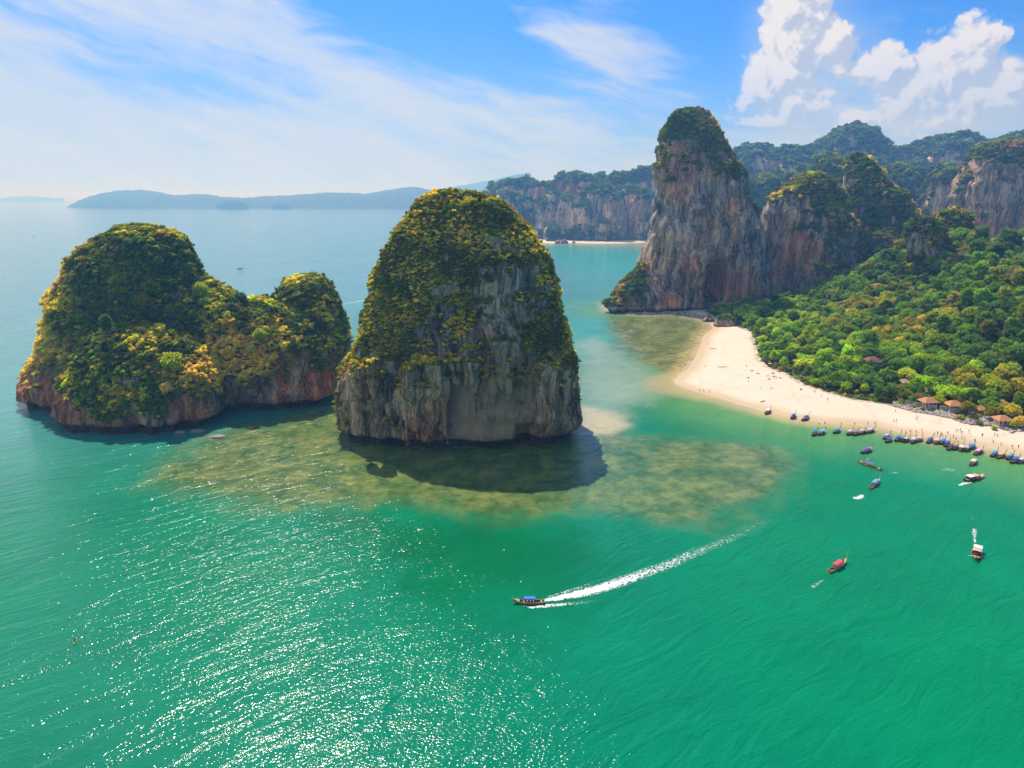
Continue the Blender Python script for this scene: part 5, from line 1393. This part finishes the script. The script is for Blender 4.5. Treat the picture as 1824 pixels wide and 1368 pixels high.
PEOPLE = [
    (c4(835, 388), 0, 'person standing at the wet sand near the brown kayak', 'walkers on the spit'), (c4(812, 558), 1, 'person walking along the seaward edge of the spit', 'walkers on the spit'),
    (c4(770, 735), 0, 'first of three people at the spit tip waterline', 'three at the spit tip'), (c4(800, 738), 1, 'middle one of three people at the spit tip waterline', 'three at the spit tip'), (c4(845, 744), 0, 'last of three people at the spit tip waterline', 'three at the spit tip'),
    (c4(1115, 552), 0, 'person standing alone on the upper sand near the trees', 'walkers on the spit'),
    (c4(1225, 720), 0, 'person alone on open sand above the dinghy', 'walkers above the boats'), (c4(1296, 722), 1, 'taller of two people walking together on open sand', 'pair on open sand'), (c4(1312, 722), 1, 'shorter of two people walking together on open sand', 'pair on open sand'),
    (c4(1265, 626), 0, 'person standing with bathers by the parasols', 'bathers near the parasols'), (c4(1277, 628), 0, 'second person standing close by among the bathers near the parasols', 'bathers near the parasols'), (c4(1320, 643), 2, 'person sitting on the sand among bathers near the parasols', 'bathers near the parasols'),
    (c4(1337, 640), 2, 'person sitting beside another one among bathers near the parasols', 'bathers near the parasols'), (c4(1130, 664), 2, 'person lying low on sand away from the parasols', 'bathers near the parasols'),
    (c4(1613, 742), 0, 'first of a couple below the vegetation line', 'couple below the trees'), (c4(1626, 746), 0, 'second of a couple below the vegetation line', 'couple below the trees'),
    (c6(845, 100), 1, 'person walking below the vegetation line past the couple', 'walkers above the boats'), (c6(912, 148), 1, 'person walking in the middle of the sand past the couple', 'walkers above the boats'),
    (c6(1648, 270), 0, 'dark dressed person standing high on the sand before the stone wall', 'walkers above the boats'),
    (c6(1627, 378), 1, 'one of two people at the damp sand behind the green canopied boat', 'pair behind the green boat'), (c6(1656, 378), 1, 'other of two people at the damp sand behind the green canopied boat', 'pair behind the green boat'),
    (c6(1203, 412), 0, 'person at the waterline behind the lilac boats', 'people behind the lilac boats'), (c6(1345, 408), 0, 'person behind the last lilac boat', 'people behind the lilac boats'), (c6(1425, 404), 1, 'person past the end of the lilac boats', 'people behind the lilac boats'),
    (c6(820, 418), 0, 'person wading between the first pair of blue boats', 'people by the blue pair'), (c6(880, 406), 0, 'person on damp sand behind the first pair of blue boats', 'people by the blue pair'), (c6(1060, 412), 0, 'person on damp sand behind the lone teal blue boat', 'people by the blue pair'),
    (c7(290, 212), 0, 'person on damp sand behind the blue and green boats', 'people along the big row'), (c7(350, 216), 2, 'person crouching on damp sand behind the pink boat', 'people along the big row'), (c7(473, 220), 0, 'person on damp sand behind the broad grey boat', 'people along the big row'),
    (c7(545, 206), 0, 'person on damp sand above the pink boat of the grey pair', 'people along the big row'), (c7(402, 222), 1, 'person stepping ashore near the grey pair', 'people along the big row'),
    (c7(700, 250), 0, 'tall person at the waterline beside the solitary blue boat', 'people along the big row'), (c7(740, 242), 0, 'person in dark clothes next to the tall one', 'people along the big row'), (c7(783, 252), 0, 'heavier person in black next to two others', 'people along the big row'), (c7(797, 262), 1, 'person following the heavier one in black', 'people along the big row'),
    (c7(870, 234), 1, 'person walking on sand behind the azure canopies', 'people along the big row'), (c7(985, 208), 1, 'first of three people strolling above the big cluster', 'three above the big cluster'), (c7(1026, 198), 1, 'second of three people strolling above the big cluster', 'three above the big cluster'), (c7(1041, 235), 0, 'third of three people strolling above the big cluster, closer to the boats', 'three above the big cluster'),
    (c7(936, 285), 0, 'person in red at the shallow edge behind the charcoal canopy', 'people along the big row'), (c7(972, 312), 3, 'person wading behind the mauve canopy', 'people along the big row'), (c7(1043, 302), 0, 'person wading behind the cream canopy', 'people along the big row'), (c7(1080, 306), 0, 'smaller person wading behind the cream canopy', 'people along the big row'),
    (c7(1134, 215), 0, 'person alone on dry sand above the turquoise canopy', 'walkers below the boulder bank'), (c7(1300, 270), 0, 'largest looking person in black standing on sand past the big cluster', 'walkers below the boulder bank'),
    (c7(1456, 255), 1, 'first of a pair playing below the boulder bank', 'pair below the boulder bank'), (c7(1490, 268), 3, 'second of a pair playing below the boulder bank, arms out', 'pair below the boulder bank'),
    (c7(1436, 348), 0, 'person on damp sand in the gap before the last boats', 'people at the last boats'), (c7(1534, 380), 1, 'person on damp sand above the salmon canopy', 'people at the last boats'), (c7(1672, 408), 1, 'person on damp sand above the last light blue canopy', 'people at the last boats'),
    (c7(1750, 412), 0, 'dark dressed person on damp sand near the picture edge', 'people at the last boats'), (c7(1205, 330), 0, 'person wading behind the turquoise canopy', 'people along the big row'), (c7(480, 58), 0, 'faint figure far up the sand below the boulder wall', 'walkers below the boulder bank'),
    ]
bot = list(CLOTH)
for k, ((px, py), ps, lab, grp) in enumerate(PEOPLE):
    dk_ = 'black' in lab or 'dark' in lab
    put_person(px, py, ps, h=random.uniform(.98, 1.12) * (1.12 if ('tall' in lab or 'largest' in lab) else .85 if 'smaller' in lab or 'shorter' in lab else 1), skin=random.choice([0, 0, 1, 2]),
               bottom='black' if dk_ else random.choice(bot), top='black' if dk_ else 'red' if 'in red' in lab else random.choice([None, 'navy', 'black', None, 'white', 'teal', 'khaki']), lab=lab, group=grp)
put_person(1144, 728, 3, water='swim', lab='swimmer alone in the shallows off the spit tip', bottom='navy')
pk = put_person(134, 1142, 2, 20, 1.0, 0, 'navy', 'navy', 'paddler in blue on the yellow kayak', None, False)
pk.location = ky.location + Vector((0, 0, -.12))
# crews and passengers aboard the boats under way
for px, py, ps, zz, hd_, lab in [(929, 1069, 2, .62, 90, 'passenger sitting in the open front of the racing boat'), (962, 1067, 0, .60, 90, 'boatman standing at the stern of the racing boat'), (1481, 1020, 0, .6, 150, 'boatman at the stern of the red canopied boat'),
                                 (1502, 998, 2, .62, 150, 'passenger sitting ahead of the red canopy'), (1549, 872, 0, .6, 160, 'boatman at the stern of the boat with crumpled blue canopy'), (1565, 853, 2, .62, 160, 'passenger sitting ahead of the crumpled blue canopy'),
                                 (1746, 848, 2, .62, 120, 'passenger sitting in the bow of the large brown cabin boat'), (1740, 996, 2, .62, 0, 'passenger sitting in the bow of the oncoming cabin boat')]:
    pq = put_person(px, py, ps, hd_, 1.0, random.choice([0, 2]), random.choice(bot), random.choice(['navy', 'white', 'red', 'orange']), lab, 'people aboard boats under way', 'swim')
    x, y = G(px, py, zz + .6); pq.location = (float(x), float(y), zz - (.05 if ps == 2 else .35))
# ------------------------------------------------------------------ parasols, mats, driftwood near the trees
def parasol(px, py, c, lab):
    x, y = G(px, py, 2.0); z = float(terrain_h(np.array([float(x)]), np.array([float(y)]))[0])
    e = empty('parasol', (float(x), float(y), z)); MB().tube([(0, 0, 0), (0, 0, 2.3)], .03, 6).build('pole', m_wht, e)
    m = MB(); n = 8
    vs = [(0, 0, 2.5)] + [(1.4 * math.cos(2 * math.pi * k / n), 1.4 * math.sin(2 * math.pi * k / n), 2.02) for k in range(n)] + [(1.4 * math.cos(2 * math.pi * k / n), 1.4 * math.sin(2 * math.pi * k / n), 1.86) for k in range(n)]
    m.add(vs, [(0, 1 + k, 1 + (k + 1) % n) for k in range(n)] + [(1 + k, 9 + k, 9 + (k + 1) % n, 1 + (k + 1) % n) for k in range(n)]); m.build('shade', c, e)
    return tag(e, lab, 'parasol')
m_mat = simple('beach_mat_fabric', (.06, .05, .08), .9, .1)
parasol(*c4(1352, 588), M_CL['red'], 'red parasol at the tree edge of the spit'); parasol(*c4(1310, 622), M_CAN['dark'], 'dark parasol among the bathers'); parasol(*c4(1290, 550), M_CAN['salmon'], 'faded orange parasol tight against the bushes')
for (a, b_, lab) in [(1160, 585, 'dark beach mat alone on the upper sand'), (1200, 605, 'dark beach mat beside the alone one, nearer the parasols'), (1285, 648, 'dark beach mat just below the parasols'), (1365, 640, 'dark beach mat under the tree edge'), (1132, 636, 'small dark mat out on the open sand')]:
    px, py = c4(a, b_); x, y = G(px, py, 1.8); z = float(terrain_h(np.array([float(x)]), np.array([float(y)]))[0])
    m = MB(); m.box((0, 0, .06), (2.6, 1.3, .09)); m.box((-1.0, 0, .19), (.5, .9, .2)); o = m.build('beach_mat', m_mat, None, loc=(float(x), float(y), z), rz=random.uniform(0, 3)); tag(o, lab, 'beach mat')
x, y = G(*c6(625, 28), 2.0); v, f = ICO2; m = MB(); m.add([(p[0] * .7, p[1] * .7, p[2] * .55 + .3) for p in v], f); o = m.build('boulder', m_rock, None, True, loc=(float(x), float(y), float(terrain_h(np.array([float(x)]), np.array([float(y)]))[0]))); tag(o, 'single dark round stone on sand near the straight vegetation line', 'stone')
for (px, py, lab) in [(1546, 820, 'small yellow green buoy beside the purple canopied boat')]:
    x, y = G(px, py, 0); m = MB(); v, f = ICO2; m.add([(p[0] * .55, p[1] * .55, p[2] * .5 + .2) for p in v], f); m.tube([(0, 0, .5), (0, 0, 1.1)], .06, 6); tag(m.build('buoy', m_k3, None, True, loc=(float(x), float(y), 0)), lab, 'buoy')

# ------------------------------------------------------------------ grey boulders at the inner end of the spit and along the tower foot
for (px, py, r_, h_, lab) in [(1296, 583, 11, 11, 'grey scrub topped boulder where the sand spit meets the trees'), (1262, 573, 5, 7, 'dark boulder at the waterline beside the scrub topped one')]:
    x, y = G(px, py, 0); o = rock('boulder', [dome(float(x), float(y) + r_ * .6, r_ * 1.1, r_ * .8, h_, -3, 2.2, pw=.8), dome(float(x) - r_ * .5, float(y) + r_ * .4, r_ * .6, r_ * .5, h_ * .7, -3, 2.2, pw=.8)], .8, m_rock, (float(x), float(y) + r_ * .6, 0), r_ * 3.0, .5, .8, 0, lambda x, y, z: -.25 + .5 * sstep(6, 11, z), tide_shade_top=1.5, warm=lambda x, y, z: .2)
    tag(o, lab, 'boulder')
    if r_ > 8: s = scatter('boulder_scrub', *plants_on(o, 90, (.8, 1.8), ['dark', 'green', 'olive'], [.3, .3, .4], thr=.35, zmin=4), C_SHRUB); tag(s, 'scrub on the grey boulder at the inner end of the spit', 'shrubs', kind='stuff')
m_stone = [simple('seawall_stone', c, .9, .1, .25, 1.5) for c in ((.30, .25, .24), (.42, .35, .32), (.20, .17, .18), (.50, .43, .37))]
def rubble(name, n, sampler, smin, smax, lab):
    V, F, MI = [], [], []; v, f = ICO1
    for k in range(n):
        x, y = sampler(); s = random.uniform(smin, smax); z = float(TH(x, y)) + s * .25
        k_ = 1 + .22 * RNG.normal(size=len(v)); b = len(V); a = random.uniform(0, 6.28); ca, sa = math.cos(a), math.sin(a); sx_, sy_, sz_ = s * random.uniform(.8, 1.4), s * random.uniform(.7, 1.1), s * random.uniform(.5, .9)
        for p, q in zip(v, k_): V.append((x + (p[0] * sx_ * ca - p[1] * sy_ * sa) * q, y + (p[0] * sx_ * sa + p[1] * sy_ * ca) * q, z + p[2] * sz_ * q))
        F += [tuple(i + b for i in t_) for t_ in f]; MI += [random.randrange(4)] * len(f)
    me = bpy.data.meshes.new(name); me.from_pydata(V, [], F)
    for m in m_stone: me.materials.append(m)
    me.polygons.foreach_set('material_index', MI); o = obj(name, me); return tag(o, lab, 'boulders', kind='stuff')
def TH(x, y): return terrain_h(np.array([x]), np.array([y]))[0]
def band(px0, px1, off0, off1):
    xs = [p[0] for p in veg_px]; ys = [p[1] for p in veg_px]
    def s():
        px = random.uniform(px0, px1); py = float(np.interp(px, xs, ys)) + random.uniform(off0, off1); x, y = G(px, py, 2.2); return float(x), float(y)
    return s
rubble('rubble', 900, band(1590, 1720, -3.5, 3), .45, .95, 'strip of grey boulders under the stone wall')
rubble('rubble', 1500, band(1724, 1815, -13, 1), .55, 1.15, 'wide bank of grey and tan boulders below the last bungalows')
rubble('rubble', 260, band(1800, 1850, -12, 6), .5, 1.1, 'boulders at the end of the bank near the picture edge')
def foot_band():
    px = random.choice([random.uniform(1083, 1110), random.uniform(1095, 1262)]); py = float(np.interp(px, [1083, 1090, 1150, 1210, 1262], [541, 556, 560, 558, 571])) - random.uniform(0, 4); x, y = G(px, py, 0); return float(x), float(y)
rubble('rubble', 260, foot_band, .8, 2.2, 'dark wave washed rocks along the foot of the tallest tower')
# retaining wall on top of the boulder strip, built of coursed blocks
m_wall = simple('wall_stone', (.34, .31, .29), .9, .1, .3, .8); m_blocks = [simple('wall_block', c, .9, .1, .2, 1.2) for c in ((.36, .33, .31), (.28, .26, .25), (.42, .38, .35))]
def block_wall(pts_px, h, lab):
    P = [tuple(float(v) for v in G(p[0], p[1], 3.0)) for p in pts_px]
    base = min(float(TH(*p)) for p in P) ; e = empty('stone_wall', (P[0][0], P[0][1], base)); o0 = np.array(P[0]); me_c = [MB().box((0, 0, 0), (1, 1, 1)).mesh('block', m_) for m_ in m_blocks]
    core = MB()
    for a, b in zip(P[:-1], P[1:]):
        d = np.array(b) - np.array(a); Ls = float(np.linalg.norm(d)); u = d / Ls; rz = math.atan2(u[1], u[0]); mid = (np.array(a) + np.array(b)) / 2 - o0
        core.box((mid[0], mid[1] + .2, h / 2 - .4), (Ls, .5, h + .8), rz)
        nb = max(2, int(Ls / 3.2))
        for r_ in range(2):
            for k in range(nb):
                t = (k + .5 + (.25 if r_ % 2 else -.1)) / nb * Ls
                if t > Ls - .5: continue
                c = np.array(a) + u * t - o0; bo = obj('block', me_c[random.randrange(3)], e, loc=(c[0], c[1] - .12 - random.uniform(0, .06), h * (.28 + .5 * r_))); bo.rotation_euler = (0, 0, rz + random.uniform(-.01, .01)); bo.scale = (Ls / nb - .12, .55, h * .46)
    core.build('core', m_wall, e); return tag(e, lab, 'wall')
block_wall([(1612, 719), (1635, 723), (1664, 729)], 2.6, 'grey stone retaining wall between the beach boulders and first bungalow')
block_wall([(1673, 730), (1702, 734)], 2.6, 'shorter grey stone wall past the pale steps')
# pale steps from the garden to the sand
e = empty('beach_steps', (stair[0], stair[1] - 1, float(TH(stair[0], stair[1])) - .3)); st_me = MB().box((0, 0, 0), (2.4, .5, .26)).mesh('step', m_deck)
for k in range(9): obj('step', st_me, e, loc=(.12 * k, -3.5 + .55 * k, .1 + .26 * k))
for s_ in (-1, 1): MB().tube([(s_ * 1.25, -3.5, .6), (s_ * 1.25 + 1.0, 1.2, 2.9)], .08, 5).build('handrail', m_wht, e)
tag(e, 'pale steps leading from bungalow garden down through the stone wall to the sand', 'steps')

# ------------------------------------------------------------------ bungalows and villa
m_roof_o = simple('orange_shingle', (.52, .25, .12), .85, .1, .25, 1.5); m_roof_t = simple('tan_thatch', (.50, .33, .20), .9, .1, .25, 1.5); m_roof_b = simple('brown_shingle', (.24, .12, .085), .85, .1, .25, 1.5)
m_plaster = simple('cream_plaster', (.66, .56, .42), .8, .1); m_dark = simple('dark_opening', (.03, .025, .02), .6, .2); m_wood = simple('house_wood', (.25, .14, .08), .7, .2)
def bungalow(px, py, rz, w, d, roofm, lab, two=False, z=None, cat='bungalow'):
    x, y = G(px, py, 4.0) if z is None else G(px, py, z); x, y = float(x), float(y); zb = float(TH(x, y))
    e = empty('bungalow', (x, y, zb), rz); h = 2.9; fl = .6 if not two else 3.2
    if two: MB().box((0, .3, 1.5), (w * .8, d * .7, 3.0)).build('lower_wall', m_plaster, e); MB().box((0, 0, 3.05), (w * 1.15, d * 1.15, .3)).build('terrace', m_plaster, e)
    else: MB().box((0, -.4, fl / 2 - .5), (w * 1.02, d * 1.05, fl + 1)).build('floor_deck', m_plaster, e)
    wl = MB().box((0, d * .14, fl + h / 2), (w * .82, d * .58, h)).build('wall', m_plaster, e)
    for sx_ in (-.27, .27): 
        wn = MB().box((sx_ * w * .9, d * .14 - d * .29 - .03, fl + 1.5), (w * .2, .08, 1.5)).build('window', m_dark, wl); MB().box((sx_ * w * .9, d * .14 - d * .29 - .09, fl + 1.5), (.08, .08, 1.5)).build('mullion', m_wht, wn)
    MB().box((0, d * .14 - d * .29 - .03, fl + 1.15), (w * .15, .08, 2.2)).build('door', m_wood, wl)
    for k in range(4): MB().box((-w * .45 + w * .9 * k / 3, -d * .44, fl + h / 2), (.28, .28, h)).build('post', m_wht, e)
    MB().box((0, -d * .46, fl + .75), (w * .9, .08, .10)).build('railing', m_wht, e)
    rf = empty('roof'); rf.parent = e
    # hipped roof of overlapping shingle courses
    H = w * .34; R0 = (w * .60, d * .66); nC = 6; rid = w * .16
    for q in range(4):
        for k in range(nC):
            t0, t1 = k / nC, (k + 1.06) / nC
            def ring(t, dz):
                hx, hy = R0[0] + (rid - R0[0]) * t, R0[1] * (1 - t) + .02; z_ = fl + h + H * t * (1 + .12 * (1 - t)) + dz
                return [(-hx, -hy, z_), (hx, -hy, z_), (hx, hy, z_), (-hx, hy, z_)]
            lo, hi, lo2 = ring(t0, .10), ring(min(t1, 1), .0), ring(t0, .0)
            m = MB(); a, b = q, (q + 1) % 4; m.add([lo[a], lo[b], hi[b], hi[a], lo2[a], lo2[b]], [(0, 1, 2, 3), (4, 5, 1, 0)]); m.build('shingle_course', roofm, rf)
    return tag(e, lab, cat)
B = [('orange roofed bungalow nearest the pale steps', m_roof_o), ('orange roofed bungalow just past the steps behind a bright tree', m_roof_o), ('small half hidden bungalow between tree trunks', m_roof_o), ('orange roofed bungalow with dark open front above the boulder bank', m_roof_o),
     ('orange roof peeping out behind the bungalow above the boulder bank', m_roof_o), ('tan roofed hut behind the first orange bungalow', m_roof_t), ('tan roofed hut deeper in the trees before the stone wall starts', m_roof_t)]
for q, (lab, mm) in zip(BUNGALOWS, B): bungalow(q[0], q[1], q[2], q[3] * .80, q[4] * .80, mm, lab)
bungalow(1553, 645, .12, 10, 8, m_roof_b, 'two storey villa with brown pyramid roof and white columns in the woods', True, 10.0, 'villa')
bungalow(1574, 640, .12, 8, 6.5, m_roof_b, 'lower wing with brown roof joined to the woodland villa', False, 10.0, 'villa wing')

# ------------------------------------------------------------------ foam and wakes: thin sheets lying just above the sea
def foam_material(name, scale, thr, streak=1.0, dens=1.0):
    m, nt, out = material(name)
    tcg = nt.node('ShaderNodeTexCoord').outputs['Object']; f = nt.attr('foam')
    wv = nt.vmath('ADD', tcg, nt.vmath('MULTIPLY', nt.noise(tcg, scale * .5, 3, .6, out=1), (2.2 / scale, 2.2 / scale, 0)))
    n = nt.noise(wv, scale, 7, .72)
    vo = nt.node('ShaderNodeTexVoronoi', feature='DISTANCE_TO_EDGE'); nt.l.new(wv, vo.inputs['Vector']); vo.inputs['Scale'].default_value = scale * 1.1
    lace = nt.smooth(vo.outputs['Distance'], .16, .0)
    d = nt.math('ADD', nt.math('MULTIPLY', n, .75), nt.math('MULTIPLY', lace, .22))
    a = nt.smooth(nt.math('ADD', d, nt.math('MULTIPLY', f, .62)), thr, thr + .24)
    a = nt.math('MULTIPLY', nt.math('MULTIPLY', a, nt.smooth(f, 0.0, .22)), dens)
    p = nt.node('ShaderNodeBsdfPrincipled'); p.inputs['Base Color'].default_value = (.82, .86, .84, 1); p.inputs['Roughness'].default_value = .7
    bp = nt.node('ShaderNodeBump'); nt.set(bp.inputs['Height'], n); bp.inputs['Distance'].default_value = .4; nt.l.new(bp.outputs[0], p.inputs['Normal'])
    nt.set(p.inputs['Alpha'], a); nt.l.new(p.outputs[0], out.inputs[0]); return m
m_foam = foam_material('foam', .9, .80); m_foam_d = foam_material('dense_foam', .75, .89, dens=.95); m_foam_t = foam_material('thin_foam', .7, .86, dens=.55)
def wake(pts, mat, lab, z=.03, nsub=10, cat='foam'):
    """pts: (photo x, photo y, half width in metres, strength)"""
    P = [(*[float(v) for v in G(p[0], p[1])], p[2], p[3]) for p in pts]; n = (len(P) - 1) * nsub + 1; rows, fo = [], []
    ts = np.linspace(0, len(P) - 1, n); arr = np.array(P); ii = np.arange(len(P)); c = np.stack([np.interp(ts, ii, arr[:, k]) for k in range(4)], -1)
    for _ in range(3): c[1:-1] = (c[:-2] + c[1:-1] * 2 + c[2:]) / 4
    m_ = 13
    for i in range(n):
        t = c[min(i + 1, n - 1), :2] - c[max(i - 1, 0), :2]; t /= np.linalg.norm(t) + 1e-9; nn = np.array([-t[1], t[0]])
        for j in range(m_):
            s_ = (j / (m_ - 1) - .5) * 2; p = c[i, :2] + nn * s_ * c[i, 2]; rows.append((p[0], p[1], z)); e_ = min(1, i / 2, (n - 1 - i) / 3)
            fo.append(c[i, 3] * (1 - abs(s_) ** 1.6) * e_)
    F = [(i * m_ + j, (i + 1) * m_ + j, (i + 1) * m_ + j + 1, i * m_ + j + 1) for i in range(n - 1) for j in range(m_ - 1)]
    o0 = np.array([rows[0][0], rows[0][1], 0]); o = obj('wake', mesh_np('wake', np.array(rows) - o0, F, mat, attrs={'foam': np.array(fo)}), loc=tuple(o0)); return tag(o, lab, cat, kind='stuff')
wake([(962, 1071, .5, 1.0), (990, 1066, 2.0, 1.15), (1040, 1056, 3.2, 1.1), (1090, 1042, 3.8, 1.0), (1140, 1024, 4.0, .80), (1190, 1006, 4.4, .68), (1240, 984, 4.8, .58), (1300, 960, 5.4, .48), (1345, 938, 6.0, .42), (1382, 918, 6.4, .36)], m_foam, 'long white wake curving back from the blue canopied boat', nsub=8)
wake([(968, 1066, .4, .6), (1000, 1056, 1.0, .7), (1040, 1044, 1.3, .55), (1080, 1030, 1.5, .4), (1120, 1014, 1.8, .25)], m_foam, 'thin side ripple of foam above the long wake', z=.04)
wake([(928, 1078, .3, .5), (945, 1082, 1.0, .95), (970, 1080, 1.4, .9), (1010, 1076, 1.6, .7), (1050, 1072, 1.6, .45), (1080, 1068, 1.6, .3)], m_foam, 'foam thrown off the near side of the blue canopied boat', z=.05)
wake([(1520, 889, .8, .9), (1526, 887, 2.4, 1.15), (1533, 885, 2.2, 1.2), (1538, 880, 1.0, .9)], m_foam_d, 'white foam patch behind the crumpled blue canopy', z=.04)
wake([(1737, 968, .7, .9), (1736, 955, 1.1, .95), (1735, 944, 1.9, .95), (1733, 935, .8, .15), (1732, 926, 2.0, .65), (1730, 914, 1.6, .40), (1728, 903, 2.4, .50)], m_foam_d, 'trail of foam puffs behind the oncoming cabin boat', z=.04)
wake([(1722, 990, .5, .8), (1731, 990, 1.0, .9), (1742, 996, .8, .9), (1752, 989, .8, .7), (1757, 988, .4, .5)], m_foam_d, 'bow foam of the oncoming cabin boat', z=.05)
wake([(1706, 866, .6, .9), (1714, 862, 1.8, 1.1), (1724, 860, 1.8, 1.1), (1731, 859, .8, .9)], m_foam_d, 'white foam under the stern of the large brown cabin boat', z=.04)
wake([(1470, 1030, .7, .55), (1458, 1038, 1.4, .75), (1448, 1046, 1.6, .7), (1438, 1053, 1.6, .4)], m_foam_t, 'faint wake behind the red canopied boat', z=.04)
wake([(1586, 843, .5, .7), (1595, 842, 2.2, .75), (1604, 841, .8, .6)], m_foam_t, 'small pale swirl beside the anchored purple canopied boat', z=.03)
wake([(1670, 838, 1.0, .5), (1690, 836, 4.5, .8), (1708, 838, 3.0, .6)], m_foam_t, 'pale churned patch left of the large brown cabin boat', z=.03)
wake([(604, 543, 1.5, .8), (625, 539, 2.6, 1.0), (648, 535, 3.5, 1.0), (700, 530, 5, .6)], m_foam_d, 'white wake line far out between the two rock islands', z=.05)
wake([(58, 422, 4, .8), (40, 425, 7, .8), (0, 431, 12, .5), (-30, 436, 12, .3)], m_foam_t, 'faint wake of the tiny far boat', z=.05)
wake([(1206, 672, .4, .8), (1218, 660, .8, .9), (1228, 648, .8, .9), (1236, 634, .5, .5)], m_foam_d, 'thin line of surf on the seaward edge of the spit', z=.45, nsub=6)

# low rocks standing in the water
for px, py, r_, h_, lab in [(993, 434, 9, 9, 'dark rock in the water off the far beach, first of three'), (1006, 434, 11, 11, 'broad dark rock in the water off the far beach, middle of three'), (1022, 433, 5, 5, 'small dark rock at the far beach, last of three'),
                            (322, 770, 3.2, 1.1, 'low pale rock in the shadowed shallows under the island'), (352, 768, 4.0, 1.0, 'wider low rock in the shadowed shallows under the island'), (388, 778, 5.0, .8, 'pale rock just awash at the edge of the island shadow')]:
    x, y = G(px, py, 0); v, f = ICO2; k_ = 1 + .14 * RNG.normal(size=len(v)); m = MB(); m.add([(p[0] * r_ * q, p[1] * r_ * .6 * q, p[2] * h_ * q) for p, q in zip(v, k_)], f)
    o = m.build('sea_rock', m_stone[2] if h_ > 2 else m_stone[0], None, True, loc=(float(x), float(y), 0)); tag(o, lab, 'rock')
HAZE = 0.00018
# ------------------------------------------------------------------ the air
m_haze = bpy.data.materials.new('haze'); m_haze.use_nodes = True
t = m_haze.node_tree; t.nodes.clear()
pv = t.nodes.new('ShaderNodeVolumePrincipled'); pv.inputs['Density'].default_value = HAZE
pv.inputs['Color'].default_value = (.20, .52, 1.0, 1); pv.inputs['Absorption Color'].default_value = (1, 1, 1, 1); pv.inputs['Anisotropy'].default_value = .35
o_ = t.nodes.new('ShaderNodeOutputMaterial'); t.links.new(pv.outputs[0], o_.inputs['Volume'])
hz = MB().box((0, 0, 200), (126000, 126000, 420)).build('haze', m_haze)
tag(hz, kind='stuff')
